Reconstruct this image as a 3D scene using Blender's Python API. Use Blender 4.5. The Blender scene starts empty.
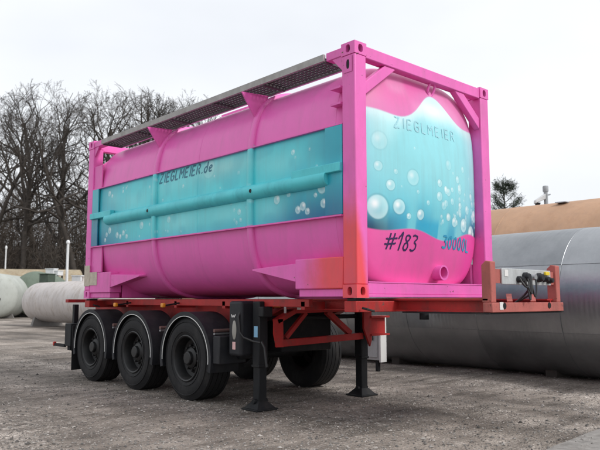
import bpy, math, random
import numpy as np
from mathutils import Vector, Matrix, Euler

S = bpy.context.scene
C = S.collection
rad = math.radians
rng = random.Random(7)
nrng = np.random.default_rng(11)

# ------------------------------------------------------------------ camera
cam_d = bpy.data.cameras.new('camera')
cam = bpy.data.objects.new('camera', cam_d); C.objects.link(cam)
YAW, PITCH = 47.716, 6.342
cam.location = (-4.800, -4.461, 1.282)
_f = Vector((math.cos(rad(PITCH))*math.cos(rad(YAW)), math.cos(rad(PITCH))*math.sin(rad(YAW)), math.sin(rad(PITCH))))
cam.rotation_euler = _f.to_track_quat('-Z', 'Y').to_euler()
cam_d.sensor_width = 36.0
cam_d.lens = 671.76/600*36.0
cam_d.clip_start = 0.1
cam_d.clip_end = 3000
cam_d.dof.use_dof = True
cam_d.dof.focus_distance = 8.2
cam_d.dof.aperture_fstop = 3.2
S.camera = cam

# ------------------------------------------------------------------ sky and sun
SUN_EL, SUN_AZ = 40.0, -74.0          # azimuth measured from +x towards +y: ahead of the tank's front end
w = bpy.data.worlds.new('World'); S.world = w; w.use_nodes = True
wn, wl = w.node_tree.nodes, w.node_tree.links
wn.clear()
wo = wn.new('ShaderNodeOutputWorld'); bg = wn.new('ShaderNodeBackground')
sky = wn.new('ShaderNodeTexSky'); sky.sky_type = 'NISHITA'; sky.sun_disc = False
sky.sun_elevation = rad(SUN_EL); sky.sun_rotation = rad(90 - SUN_AZ)
sky.air_density = 1.0; sky.dust_density = 4.0; sky.ozone_density = 1.0
tc = wn.new('ShaderNodeTexCoord'); mp = wn.new('ShaderNodeMapping'); mp.inputs['Scale'].default_value = (1.0, 1.0, 2.2); mp.inputs['Rotation'].default_value = (0, 0, rad(165))
nz = wn.new('ShaderNodeTexNoise'); nz.inputs['Scale'].default_value = 1.6; nz.inputs['Detail'].default_value = 4
cr = wn.new('ShaderNodeValToRGB')
cr.color_ramp.elements[0].position = 0.3; cr.color_ramp.elements[0].color = (6.7, 6.95, 7.4, 1)
cr.color_ramp.elements[1].position = 0.7; cr.color_ramp.elements[1].color = (8.5, 8.7, 8.9, 1)
mx = wn.new('ShaderNodeMix'); mx.data_type = 'RGBA'; mx.inputs['Factor'].default_value = 0.93
wl.new(tc.outputs['Generated'], mp.inputs['Vector']); wl.new(mp.outputs['Vector'], nz.inputs['Vector'])
wl.new(nz.outputs['Fac'], cr.inputs['Fac'])
wl.new(sky.outputs['Color'], mx.inputs['A']); wl.new(cr.outputs['Color'], mx.inputs['B'])
wl.new(mx.outputs['Result'], bg.inputs['Color']); bg.inputs['Strength'].default_value = 0.098
wl.new(bg.outputs['Background'], wo.inputs['Surface'])

sun_d = bpy.data.lights.new('sun', 'SUN'); sun_d.energy = 1.5; sun_d.angle = rad(14); sun_d.color = (1.0, 0.97, 0.93)
sun = bpy.data.objects.new('sun', sun_d); C.objects.link(sun)
_s = Vector((math.cos(rad(SUN_EL))*math.cos(rad(SUN_AZ)), math.cos(rad(SUN_EL))*math.sin(rad(SUN_AZ)), math.sin(rad(SUN_EL))))
sun.rotation_euler = _s.to_track_quat('Z', 'Y').to_euler(); sun.location = (0, -20, 30)
S.view_settings.view_transform = 'Standard'; S.view_settings.look = 'None'
S.view_settings.exposure = 0.45; S.view_settings.gamma = 1.0

def ray(px, py=298.5):
    """viewing direction through a photograph pixel (600 x 450), scaled so that depth 1 is one metre"""
    fy = Vector((math.sin(rad(YAW)), -math.cos(rad(YAW)), 0)); up = fy.cross(_f)
    return _f + fy*((px-300)/671.76) + up*((225-py)/671.76)
def ground_at(px, D):
    d = ray(px); p = Vector(cam.location) + d*D
    return p.x, p.y

# ------------------------------------------------------------------ materials
MATS = {}
def mat(name, col, rough=0.5, metal=0.0, var=0.12, vscale=3.0, bump=0.0, bscale=60.0, dirt=None, dirt_amt=0.0, coat=0.0, spec=0.5, attr=None, vert=None, chips=0.0, streak=0.0):
    m = bpy.data.materials.new(name); m.use_nodes = True
    N, L = m.node_tree.nodes, m.node_tree.links
    b = N['Principled BSDF']
    b.inputs['Roughness'].default_value = rough; b.inputs['Metallic'].default_value = metal
    b.inputs['Coat Weight'].default_value = coat; b.inputs['Coat Roughness'].default_value = 0.12
    b.inputs['Specular IOR Level'].default_value = spec
    g = N.new('ShaderNodeTexCoord')
    n = N.new('ShaderNodeTexNoise'); n.inputs['Scale'].default_value = vscale; n.inputs['Detail'].default_value = 6; n.inputs['Roughness'].default_value = 0.6
    L.new(g.outputs['Object'], n.inputs['Vector'])
    hs = N.new('ShaderNodeHueSaturation')
    mr = N.new('ShaderNodeMapRange'); mr.inputs['From Min'].default_value = 0.3; mr.inputs['From Max'].default_value = 0.7
    mr.inputs['To Min'].default_value = 1-var; mr.inputs['To Max'].default_value = 1+var
    L.new(n.outputs['Fac'], mr.inputs['Value']); L.new(mr.outputs['Result'], hs.inputs['Value'])
    if attr:
        a = N.new('ShaderNodeAttribute'); a.attribute_name = attr; L.new(a.outputs['Color'], hs.inputs['Color'])
    elif vert:   # paint sprayed in two colours: (colour below, z0, z1, axis) fades into col above, in object metres
        c2, z0, z1, ax = vert[:4]
        sx = N.new('ShaderNodeSeparateXYZ'); L.new(g.outputs['Object'], sx.inputs['Vector'])
        ad = N.new('ShaderNodeMath'); ad.operation = 'MULTIPLY_ADD'; ad.inputs[1].default_value = 0.35; L.new(n.outputs['Fac'], ad.inputs[0]); L.new(sx.outputs[ax], ad.inputs[2])
        if len(vert) > 4:   # sprayed from the open side: the red thins out round the corner
            ad2 = N.new('ShaderNodeMath'); ad2.operation = 'MULTIPLY_ADD'; ad2.inputs[1].default_value = vert[4]; ad3 = N.new('ShaderNodeMath'); ad3.operation = 'ADD'; ad3.inputs[1].default_value = 1.215
            L.new(sx.outputs['X'], ad3.inputs[0]); L.new(ad3.outputs['Value'], ad2.inputs[0]); L.new(ad.outputs['Value'], ad2.inputs[2]); ad = ad2
        r = N.new('ShaderNodeMapRange'); r.interpolation_type = 'SMOOTHSTEP'; r.inputs['From Min'].default_value = z0; r.inputs['From Max'].default_value = z1
        L.new(ad.outputs['Value'], r.inputs['Value'])
        x = N.new('ShaderNodeMix'); x.data_type = 'RGBA'; x.inputs['A'].default_value = (*c2, 1); x.inputs['B'].default_value = (*col, 1)
        L.new(r.outputs['Result'], x.inputs['Factor']); L.new(x.outputs['Result'], hs.inputs['Color'])
    else:
        hs.inputs['Color'].default_value = (*col, 1)
    out = hs.outputs['Color']
    if dirt:
        n2 = N.new('ShaderNodeTexNoise'); n2.inputs['Scale'].default_value = 2.3; n2.inputs['Detail'].default_value = 9; n2.inputs['Roughness'].default_value = 0.72
        mp2 = N.new('ShaderNodeMapping'); mp2.inputs['Scale'].default_value = (1.6, 1.6, 0.7); L.new(g.outputs['Object'], mp2.inputs['Vector']); L.new(mp2.outputs['Vector'], n2.inputs['Vector'])
        r2 = N.new('ShaderNodeMapRange'); r2.inputs['From Min'].default_value = 0.5; r2.inputs['From Max'].default_value = 0.72; r2.inputs['To Max'].default_value = dirt_amt
        L.new(n2.outputs['Fac'], r2.inputs['Value'])
        x2 = N.new('ShaderNodeMix'); x2.data_type = 'RGBA'; L.new(r2.outputs['Result'], x2.inputs['Factor']); L.new(out, x2.inputs['A']); x2.inputs['B'].default_value = (*dirt, 1)
        out = x2.outputs['Result']
        rr = N.new('ShaderNodeMapRange'); rr.inputs['To Min'].default_value = rough; rr.inputs['To Max'].default_value = min(1, rough+0.3)
        L.new(n2.outputs['Fac'], rr.inputs['Value']); L.new(rr.outputs['Result'], b.inputs['Roughness'])
    if streak:   # grime washed down by rain
        n4 = N.new('ShaderNodeTexNoise'); n4.inputs['Scale'].default_value = 1.0; n4.inputs['Detail'].default_value = 7; n4.inputs['Roughness'].default_value = 0.68
        mp4 = N.new('ShaderNodeMapping'); mp4.inputs['Scale'].default_value = (9, 9, .8); L.new(g.outputs['Object'], mp4.inputs['Vector']); L.new(mp4.outputs['Vector'], n4.inputs['Vector'])
        r4 = N.new('ShaderNodeMapRange'); r4.inputs['From Min'].default_value = 0.47; r4.inputs['From Max'].default_value = 0.75; r4.inputs['To Max'].default_value = streak
        L.new(n4.outputs['Fac'], r4.inputs['Value'])
        x4 = N.new('ShaderNodeMix'); x4.data_type = 'RGBA'; L.new(r4.outputs['Result'], x4.inputs['Factor']); L.new(out, x4.inputs['A']); x4.inputs['B'].default_value = (.20, .16, .17, 1); out = x4.outputs['Result']
    if chips:    # chipped paint with rust showing
        n5 = N.new('ShaderNodeTexNoise'); n5.inputs['Scale'].default_value = 16; n5.inputs['Detail'].default_value = 6; n5.inputs['Roughness'].default_value = 0.62
        n6 = N.new('ShaderNodeTexNoise'); n6.inputs['Scale'].default_value = 1.3; n6.inputs['Detail'].default_value = 3; L.new(g.outputs['Object'], n5.inputs['Vector']); L.new(g.outputs['Object'], n6.inputs['Vector'])
        m5 = N.new('ShaderNodeMath'); m5.operation = 'MULTIPLY_ADD'; m5.inputs[1].default_value = .35; L.new(n6.outputs['Fac'], m5.inputs[0]); L.new(n5.outputs['Fac'], m5.inputs[2])
        r5 = N.new('ShaderNodeMapRange'); r5.inputs['From Min'].default_value = 0.90-.1*chips; r5.inputs['From Max'].default_value = 0.92-.1*chips
        L.new(m5.outputs['Value'], r5.inputs['Value'])
        x5 = N.new('ShaderNodeMix'); x5.data_type = 'RGBA'; L.new(r5.outputs['Result'], x5.inputs['Factor']); L.new(out, x5.inputs['A']); x5.inputs['B'].default_value = (.13, .055, .045, 1); out = x5.outputs['Result']
    L.new(out, b.inputs['Base Color'])
    if bump:
        n3 = N.new('ShaderNodeTexNoise'); n3.inputs['Scale'].default_value = bscale; n3.inputs['Detail'].default_value = 4
        L.new(g.outputs['Object'], n3.inputs['Vector'])
        bp = N.new('ShaderNodeBump'); bp.inputs['Strength'].default_value = bump; bp.inputs['Distance'].default_value = 0.01
        L.new(n3.outputs['Fac'], bp.inputs['Height']); L.new(bp.outputs['Normal'], b.inputs['Normal'])
    MATS[name] = m
    return m

PINK = (0.79, 0.135, 0.48); CORAL = (0.80, 0.075, 0.095)
DUST = (0.28, 0.24, 0.21)
mat('pink_paint', PINK, 0.34, var=0.07, dirt=(0.48, 0.13, 0.28), dirt_amt=0.4, bump=0.08, bscale=25, chips=.25, streak=.16)
mat('pink_coral_paint', PINK, 0.32, var=0.05, vert=(CORAL, 0.85, 1.40, 'Z', 5.0), dirt=(0.5, 0.10, 0.2), dirt_amt=0.3, bump=0.08, bscale=25, chips=.3, streak=.15)
mat('coral_block_paint', PINK, 0.34, var=0.05, vert=(CORAL, -2.45, -2.0, 'Y'), dirt=(0.5, 0.10, 0.14), dirt_amt=0.3, chips=.3, streak=.15)
mat('turquoise_paint', (0.085, 0.60, 0.66), 0.34, var=0.08, dirt=(0.03, 0.25, 0.32), dirt_amt=0.4)
mat('deep_blue_paint', (0.05, 0.42, 0.50), 0.34, var=0.1, vert=((0.012, 0.17, 0.30), 1.05, 1.75, 'Z'))
mat('mural_paint', (1, 1, 1), 0.40, var=0.04, attr='mural', bump=0.22, bscale=2.2, coat=0.06, streak=.15)
mat('mural_letter_teal', (0.012, 0.17, 0.25), 0.4, var=0.2)
mat('marker_navy', (0.03, 0.015, 0.09), 0.5, var=0.2)
mat('spray_blue', (0.03, 0.30, 0.50), 0.5, var=0.2)
mat('rusty_steel', (0.17, 0.095, 0.085), 0.65, var=.3, dirt=(.08,.05,.04), dirt_amt=.7)
mat('red_paint', (0.38, 0.017, 0.016), 0.45, var=0.2, dirt=(0.09, 0.035, 0.03), dirt_amt=0.8, bump=0.15, chips=.6)
mat('faded_red_paint', (0.42, 0.115, 0.098), 0.6, var=0.14, dirt=(0.20, 0.08, 0.065), dirt_amt=0.7, bump=0.15, chips=.8)
mat('black_steel', (0.008, 0.009, 0.011), 0.5, spec=.35, var=0.3, dirt=(0.05, 0.043, 0.037), dirt_amt=0.5, bump=0.15)
mat('black_plastic', (0.012, 0.013, 0.017), 0.45, spec=.4, var=0.25, dirt=(0.06, 0.056, 0.054), dirt_amt=0.4)
mat('rubber', (0.010, 0.010, 0.0115), 0.56, spec=.36, var=0.25, dirt=(0.09, 0.083, 0.077), dirt_amt=0.4, bump=0.15)
mat('rim_black', (0.007, 0.007, 0.008), 0.36, spec=.5, var=0.3, dirt=(0.03, 0.026, 0.022), dirt_amt=0.5)
mat('white_trim', (0.75, 0.75, 0.73), 0.5, var=0.05)
mat('galvanised', (0.42, 0.43, 0.44), 0.42, 0.75, var=0.15, vscale=12)
mat('walkway_alloy', (0.40, 0.39, 0.38), 0.6, 0.3, var=0.15, vscale=9, dirt=(.24,.22,.2), dirt_amt=.6)
mat('grating_steel', (0.13, 0.13, 0.135), 0.55, 0.5, var=0.2, vscale=8, dirt=(0.09, 0.065, 0.05), dirt_amt=0.7)
mat('aluminium_panel', (0.50, 0.52, 0.53), 0.45, 0.4, var=0.12, vscale=15, dirt=(0.3, 0.28, 0.26), dirt_amt=0.5)
mat('rubber_cable', (0.012, 0.012, 0.013), 0.45)
mat('yellow_plastic', (0.75, 0.55, 0.03), 0.4)
mat('amber_plastic', (0.75, 0.28, 0.02), 0.3)
mat('red_lens', (0.45, 0.03, 0.02), 0.3)
mat('sticker_white', (0.72, 0.71, 0.70), 0.5, var=0.08)
mat('sticker_pink', (0.72, 0.45, 0.44), 0.5, var=0.1)
mat('sticker_blue', (0.25, 0.48, 0.68), 0.5, var=0.1)
mat('beige_plate', (0.52, 0.46, 0.38), 0.7, var=0.15, vscale=14, dirt=(0.35, 0.30, 0.24), dirt_amt=0.6)
mat('dull_window', (0.30, 0.29, 0.26), 0.35, var=0.1)
mat('tan_tank_paint', (0.46, 0.28, 0.175), 0.6, var=0.14, vscale=1.1, dirt=(0.38, 0.215, 0.125), dirt_amt=0.5, bump=0.1, bscale=3, streak=.15)
mat('cream_tank_paint', (0.55, 0.51, 0.49), 0.38, var=0.10, vscale=0.9, dirt=(0.34, 0.28, 0.22), dirt_amt=0.8, streak=.3)
mat('pale_green_tank_paint', (0.42, 0.44, 0.41), 0.6, var=0.10, vscale=0.8, dirt=(0.26, 0.27, 0.23), dirt_amt=0.5)
mat('green_tank_paint', (0.15, 0.19, 0.15), 0.6, var=0.15, vscale=0.8, dirt=(0.10, 0.12, 0.09), dirt_amt=0.6)
mat('dark_green_paint', (0.05, 0.075, 0.055), 0.6, var=0.2)
mat('rust_beige_tank_paint', (0.36, 0.30, 0.21), 0.7, var=0.22, vscale=1.2, dirt=(0.22, 0.13, 0.06), dirt_amt=0.8)
mat('blue_sheet', (0.04, 0.14, 0.36), 0.5)
mat('white_paint', (0.70, 0.71, 0.72), 0.45, var=0.08, dirt=(0.4, 0.4, 0.38), dirt_amt=0.4)
mat('grey_paint', (0.33, 0.35, 0.37), 0.5, var=0.1, dirt=(0.2, 0.2, 0.2), dirt_amt=0.5)
mat('cabinet_grey', (0.46, 0.48, 0.48), 0.5, var=0.08, dirt=(0.3, 0.3, 0.28), dirt_amt=0.5)
mat('bark', (0.046, 0.038, 0.032), 0.9, var=0.3, vscale=2.0)
mat('twig', (0.052, 0.043, 0.036), 0.9, var=0.3, vscale=0.4)
mat('thicket', (0.095, 0.076, 0.061), 0.95, var=0.45, vscale=0.35)
mat('pine_needles', (0.035, 0.05, 0.032), 0.8, var=0.4, vscale=1.5)
mat('concrete_foot', (0.20, 0.19, 0.18), 0.8, var=0.2)
mat('timber', (0.05, 0.042, 0.036), 0.8, var=0.25)

def steel_cladding():
    m = bpy.data.materials.new('steel_cladding'); m.use_nodes = True
    N, L = m.node_tree.nodes, m.node_tree.links; b = N['Principled BSDF']
    b.inputs['Metallic'].default_value = 0.85
    g = N.new('ShaderNodeTexCoord')
    mp = N.new('ShaderNodeMapping'); mp.inputs['Scale'].default_value = (1.0, 14.0, 0.7); L.new(g.outputs['Object'], mp.inputs['Vector'])
    n = N.new('ShaderNodeTexNoise'); n.inputs['Scale'].default_value = 2.0; n.inputs['Detail'].default_value = 6; L.new(mp.outputs['Vector'], n.inputs['Vector'])
    n2 = N.new('ShaderNodeTexNoise'); n2.inputs['Scale'].default_value = 1.1; n2.inputs['Detail'].default_value = 8; n2.inputs['Roughness'].default_value = .65; L.new(g.outputs['Object'], n2.inputs['Vector'])
    r = N.new('ShaderNodeValToRGB'); r.color_ramp.elements[0].position = .3; r.color_ramp.elements[0].color = (.25, .262, .275, 1)
    r.color_ramp.elements[1].position = .72; r.color_ramp.elements[1].color = (.42, .43, .445, 1)
    oi = N.new('ShaderNodeObjectInfo'); ad = N.new('ShaderNodeMath'); ad.operation = 'MULTIPLY_ADD'; ad.inputs[1].default_value = .25; L.new(oi.outputs['Random'], ad.inputs[0])
    mm = N.new('ShaderNodeMath'); mm.operation = 'MULTIPLY'; mm.inputs[1].default_value = .8; L.new(n2.outputs['Fac'], mm.inputs[0]); L.new(mm.outputs['Value'], ad.inputs[2])
    L.new(ad.outputs['Value'], r.inputs['Fac']); L.new(r.outputs['Color'], b.inputs['Base Color'])
    rr = N.new('ShaderNodeMapRange'); rr.inputs['To Min'].default_value = .26; rr.inputs['To Max'].default_value = .44; L.new(n.outputs['Fac'], rr.inputs['Value']); L.new(rr.outputs['Result'], b.inputs['Roughness'])
    wv = N.new('ShaderNodeTexWave'); wv.bands_direction = 'Y'; wv.inputs['Scale'].default_value = 4.2; wv.inputs['Distortion'].default_value = 0.25
    L.new(g.outputs['Object'], wv.inputs['Vector'])
    bp = N.new('ShaderNodeBump'); bp.inputs['Strength'].default_value = .16; bp.inputs['Distance'].default_value = .006; L.new(wv.outputs['Fac'], bp.inputs['Height'])
    b2 = N.new('ShaderNodeBump'); b2.inputs['Strength'].default_value = .25; b2.inputs['Distance'].default_value = .03; L.new(n2.outputs['Fac'], b2.inputs['Height']); L.new(bp.outputs['Normal'], b2.inputs['Normal'])
    L.new(b2.outputs['Normal'], b.inputs['Normal'])
    MATS['steel_cladding'] = m
steel_cladding()

def gravel_mat():
    m = bpy.data.materials.new('gravel_ground'); m.use_nodes = True
    N, L = m.node_tree.nodes, m.node_tree.links; b = N['Principled BSDF']
    g = N.new('ShaderNodeTexCoord')
    def noise(sc, det=5, rough=.6, mapping=None):
        n = N.new('ShaderNodeTexNoise'); n.inputs['Scale'].default_value = sc; n.inputs['Detail'].default_value = det; n.inputs['Roughness'].default_value = rough
        if mapping:
            mp = N.new('ShaderNodeMapping'); mp.inputs['Rotation'].default_value = (0, 0, mapping[0]); mp.inputs['Scale'].default_value = mapping[1]
            L.new(g.outputs['Object'], mp.inputs['Vector']); L.new(mp.outputs['Vector'], n.inputs['Vector'])
        else: L.new(g.outputs['Object'], n.inputs['Vector'])
        return n.outputs['Fac']
    def ramp(fac, stops):
        r = N.new('ShaderNodeValToRGB'); e = r.color_ramp.elements
        while len(e) < len(stops): e.new(.5)
        for i, (p, c) in enumerate(stops): e[i].position = p; e[i].color = (*c, 1) if len(c) == 3 else c
        L.new(fac, r.inputs['Fac']); return r.outputs['Color']
    def mix(f, a, c, mode='MIX'):
        x = N.new('ShaderNodeMix'); x.data_type = 'RGBA'; x.blend_type = mode
        for k, v in (('Factor', f), ('A', a), ('B', c)):
            if hasattr(v, 'is_linked'): L.new(v, x.inputs[k])
            else: x.inputs[k].default_value = v if k == 'Factor' else (*v, 1)
        return x.outputs['Result']
    v1 = N.new('ShaderNodeTexVoronoi'); v1.inputs['Scale'].default_value = 42; L.new(g.outputs['Object'], v1.inputs['Vector'])
    v2 = N.new('ShaderNodeTexVoronoi'); v2.inputs['Scale'].default_value = 95; L.new(g.outputs['Object'], v2.inputs['Vector'])
    sep = N.new('ShaderNodeSeparateColor'); L.new(v1.outputs['Color'], sep.inputs['Color'])
    stone = ramp(sep.outputs['Red'], [(0, (.07, .062, .056)), (.45, (.14, .126, .115)), (.8, (.23, .21, .195)), (1, (.38, .36, .34))])
    sep2 = N.new('ShaderNodeSeparateColor'); L.new(v2.outputs['Color'], sep2.inputs['Color'])
    grit = ramp(sep2.outputs['Green'], [(0, (.06, .052, .046)), (.6, (.13, .115, .103)), (1, (.26, .24, .22))])
    fine = mix(ramp(noise(9, 4), [(.4, (0, 0, 0)), (.6, (1, 1, 1))]), stone, grit)
    mud = ramp(noise(60, 6, .7), [(.3, (.075, .064, .055)), (.7, (.165, .148, .134))])
    patch = ramp(noise(.55, 6, .65), [(.42, (0, 0, 0)), (.62, (1, 1, 1))])
    tracks = ramp(noise(.5, 5, .6, (rad(-8), (2.2, .35, 1))), [(.40, (0, 0, 0)), (.60, (1, 1, 1))])
    c = mix(mix(.6, patch, tracks), fine, mud)
    # big soft tone: damp darker and dry paler areas
    tone = ramp(noise(.35, 5, .6), [(.30, (.85, .82, .79)), (.50, (1.8, 1.75, 1.69)), (.70, (2.95, 2.88, 2.8))])
    tone2 = ramp(noise(1.8, 6, .7, (rad(42), (.5, 1.8, 1))), [(.33, (.46, .44, .42)), (.52, (1.05, 1.05, 1.05)), (.70, (1.4, 1.39, 1.38))])
    c = mix(1.0, mix(1.0, c, tone, 'MULTIPLY'), tone2, 'MULTIPLY')
    c = mix(1.0, c, ramp(noise(1.0, 3, .5, (rad(-8), (1.5, .10, 1))), [(.40, (.78, .77, .76)), (.58, (1.15, 1.15, 1.15))]), 'MULTIPLY')
    L.new(c, b.inputs['Base Color'])
    wet = ramp(noise(.45, 5, .6, (rad(40), (.5, 1.6, 1))), [(.55, (.86, .86, .86)), (.70, (.50, .50, .50))])
    L.new(wet, b.inputs['Roughness'])
    b.inputs['Specular IOR Level'].default_value = .35
    h1 = N.new('ShaderNodeMath'); h1.operation = 'MULTIPLY'; h1.inputs[1].default_value = -.016; L.new(v1.outputs['Distance'], h1.inputs[0])
    h2 = N.new('ShaderNodeMath'); h2.operation = 'MULTIPLY_ADD'; h2.inputs[1].default_value = .03; L.new(noise(14, 8, .75), h2.inputs[0]); L.new(h1.outputs['Value'], h2.inputs[2])
    bp = N.new('ShaderNodeBump'); bp.inputs['Strength'].default_value = .85; bp.inputs['Distance'].default_value = 1.0; L.new(h2.outputs['Value'], bp.inputs['Height'])
    L.new(bp.outputs['Normal'], b.inputs['Normal'])
    MATS['gravel_ground'] = m
gravel_mat()

def stone_mat():
    m = bpy.data.materials.new('gravel_stone'); m.use_nodes = True
    N, L = m.node_tree.nodes, m.node_tree.links; b = N['Principled BSDF']
    a = N.new('ShaderNodeAttribute'); a.attribute_name = 'tint'; L.new(a.outputs['Color'], b.inputs['Base Color'])
    b.inputs['Roughness'].default_value = .75
    MATS['gravel_stone'] = m
stone_mat()

# ------------------------------------------------------------------ helpers
class MB:
    """collects shapes in world metres; build() links them as one mesh object under a parent"""
    def __init__(s): s.v = []; s.f = []
    def add(s, vs, fs):
        o = len(s.v); s.v += [tuple(p) for p in vs]; s.f += [tuple(i+o for i in f) for f in fs]; return s
    def box(s, x0, x1, y0, y1, z0, z1):
        return s.add([(x0,y0,z0),(x1,y0,z0),(x1,y1,z0),(x0,y1,z0),(x0,y0,z1),(x1,y0,z1),(x1,y1,z1),(x0,y1,z1)],
                     [(3,2,1,0),(4,5,6,7),(0,1,5,4),(1,2,6,5),(2,3,7,6),(3,0,4,7)])
    def hull(s, a, b):
        """two polygons with equal point counts joined into a solid"""
        n = len(a)
        return s.add(list(a)+list(b), [tuple(range(n-1,-1,-1)), tuple(range(n,2*n))] + [(i,(i+1)%n,n+(i+1)%n,n+i) for i in range(n)])
    def prism(s, poly, off):
        off = Vector(off); a = [Vector(p) for p in poly]
        return s.hull(a, [p+off for p in a])
    def bar(s, p, q, wdt, hgt, up=(0,0,1)):
        p, q = Vector(p), Vector(q); d = (q-p).normalized(); sd = d.cross(Vector(up)).normalized(); u = sd.cross(d)
        sd *= wdt/2; u *= hgt/2
        return s.hull([p-sd-u,p+sd-u,p+sd+u,p-sd+u],[q-sd-u,q+sd-u,q+sd+u,q-sd+u])
    def tube(s, pts, r, n=12, caps=True):
        pts = [Vector(p) for p in pts]; k = len(pts)
        rs = r if hasattr(r, '__len__') else [r]*k
        vs, fs = [], []; ref = None
        for i, p in enumerate(pts):
            d = (pts[min(i+1,k-1)]-pts[max(i-1,0)])
            d = d.normalized() if d.length > 1e-9 else Vector((0,0,1))
            if ref is None: ref = d.orthogonal().normalized()
            a = (ref - d*ref.dot(d)); a = a.normalized() if a.length > 1e-6 else d.orthogonal().normalized()
            ref = a; b = d.cross(a)
            vs += [p + (a*math.cos(2*math.pi*j/n)+b*math.sin(2*math.pi*j/n))*rs[i] for j in range(n)]
        for i in range(k-1):
            for j in range(n):
                fs.append((i*n+j, i*n+(j+1)%n, (i+1)*n+(j+1)%n, (i+1)*n+j))
        if caps: fs += [tuple(range(n-1,-1,-1)), tuple(range((k-1)*n, k*n))]
        return s.add(vs, fs)
    def lathe(s, prof, org, axis, n=32, a0=0.0, a1=2*math.pi, ref=None):
        """prof: (radius, distance along axis)"""
        org = Vector(org); ax = Vector(axis).normalized(); u = Vector(ref).normalized() if ref else ax.orthogonal().normalized(); v = ax.cross(u)
        full = abs(a1-a0-2*math.pi) < 1e-6; m = n if full else n+1; vs, fs = [], []
        for r, t in prof:
            for j in range(m):
                a = a0+(a1-a0)*j/n
                vs.append(org+ax*t+(u*math.cos(a)+v*math.sin(a))*max(r,1e-4))
        for i in range(len(prof)-1):
            for j in range(n):
                j2 = (j+1)%m
                fs.append((i*m+j, i*m+j2, (i+1)*m+j2, (i+1)*m+j))
        return s.add(vs, fs)
    def build(s, name, m, parent=None, bevel=0.0, smooth=40, seg=2):
        o = Vector(parent['wl']) if parent is not None else Vector((0,0,0))
        me = bpy.data.meshes.new(name)
        me.from_pydata([tuple(Vector(p)-o) for p in s.v], [], s.f); me.validate(); me.update()
        ob = bpy.data.objects.new(name, me); C.objects.link(ob)
        me.materials.append(MATS[m])
        fix_normals(me)
        if smooth:
            me.polygons.foreach_set('use_smooth', [True]*len(me.polygons)); me.set_sharp_from_angle(angle=rad(smooth))
        if bevel:
            bv = ob.modifiers.new('bevel', 'BEVEL'); bv.width = bevel; bv.segments = seg; bv.limit_method = 'ANGLE'; bv.angle_limit = rad(50); bv.harden_normals = False
        if parent is not None: ob.parent = parent; ob['wl'] = tuple(float(t_) for t_ in o)
        else: ob['wl'] = (0,0,0)
        return ob
def fix_normals(me):
    import bmesh
    bm = bmesh.new(); bm.from_mesh(me); bmesh.ops.recalc_face_normals(bm, faces=bm.faces); bm.to_mesh(me); bm.free()
def np_mesh(name, v, quads=None, tris=None, m=None, parent=None, smooth=True, attr=None, attr_name='mural'):
    """v (n,3) array, faces (k,4) or (k,3) arrays"""
    me = bpy.data.meshes.new(name); o = np.array(parent['wl']) if parent is not None else np.zeros(3)
    F = quads if quads is not None else tris; k = F.shape[1]
    me.vertices.add(len(v)); me.vertices.foreach_set('co', (v-o).astype(np.float32).ravel())
    me.loops.add(F.size); me.loops.foreach_set('vertex_index', F.astype(np.int32).ravel())
    me.polygons.add(len(F)); me.polygons.foreach_set('loop_start', np.arange(0, F.size, k, dtype=np.int32))
    me.update(calc_edges=True)
    me.polygons.foreach_set('use_smooth', np.full(len(F), smooth))
    if attr is not None:
        a = me.color_attributes.new(attr_name, 'FLOAT_COLOR', 'POINT'); c = np.ones((len(v),4), np.float32); c[:,:3] = attr; a.data.foreach_set('color', c.ravel())
    ob = bpy.data.objects.new(name, me); C.objects.link(ob); me.materials.append(MATS[m])
    if parent is not None: ob.parent = parent; ob['wl'] = tuple(float(t_) for t_ in o)
    else: ob['wl'] = (0,0,0)
    return ob
def thing(name, label, cat, loc=(0,0,0), group=None, rz=0.0):
    o = bpy.data.objects.new(name, None); C.objects.link(o); o.empty_display_size = .3
    o.location = loc; o.rotation_euler = (0,0,rz); o['wl'] = tuple(float(t_) for t_ in loc) if not rz else (0,0,0)
    o['label'] = label; o['category'] = cat
    if group: o['group'] = group
    return o
def local_thing(name, label, cat, loc, rz=0.0, group=None):
    """parts are given in the thing's own coordinates"""
    o = thing(name, label, cat, loc, group); o.rotation_euler = (0,0,rz); o['wl'] = (0,0,0); return o
def part_empty(name, parent, loc):
    o = bpy.data.objects.new(name, None); C.objects.link(o); o.parent = parent; o.empty_display_size = .2
    o.location = tuple(Vector(loc)-Vector(parent['wl'])); o['wl'] = tuple(float(t_) for t_ in loc); return o
def copy_part(o, parent, loc, rz=0.0):
    c = o.copy(); C.objects.link(c); c.parent = parent; c.location = loc; c.rotation_euler = (0,0,rz)
    for ch in o.children:
        d = ch.copy(); C.objects.link(d); d.parent = c
    return c
def copy_thing(o, loc, rz, scale, label):
    c = o.copy(); C.objects.link(c); c.location = loc; c.rotation_euler = (0,0,rz); c.scale = scale; c['label'] = label
    for ch in o.children:
        d = ch.copy(); C.objects.link(d); d.parent = c
    return c

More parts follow.
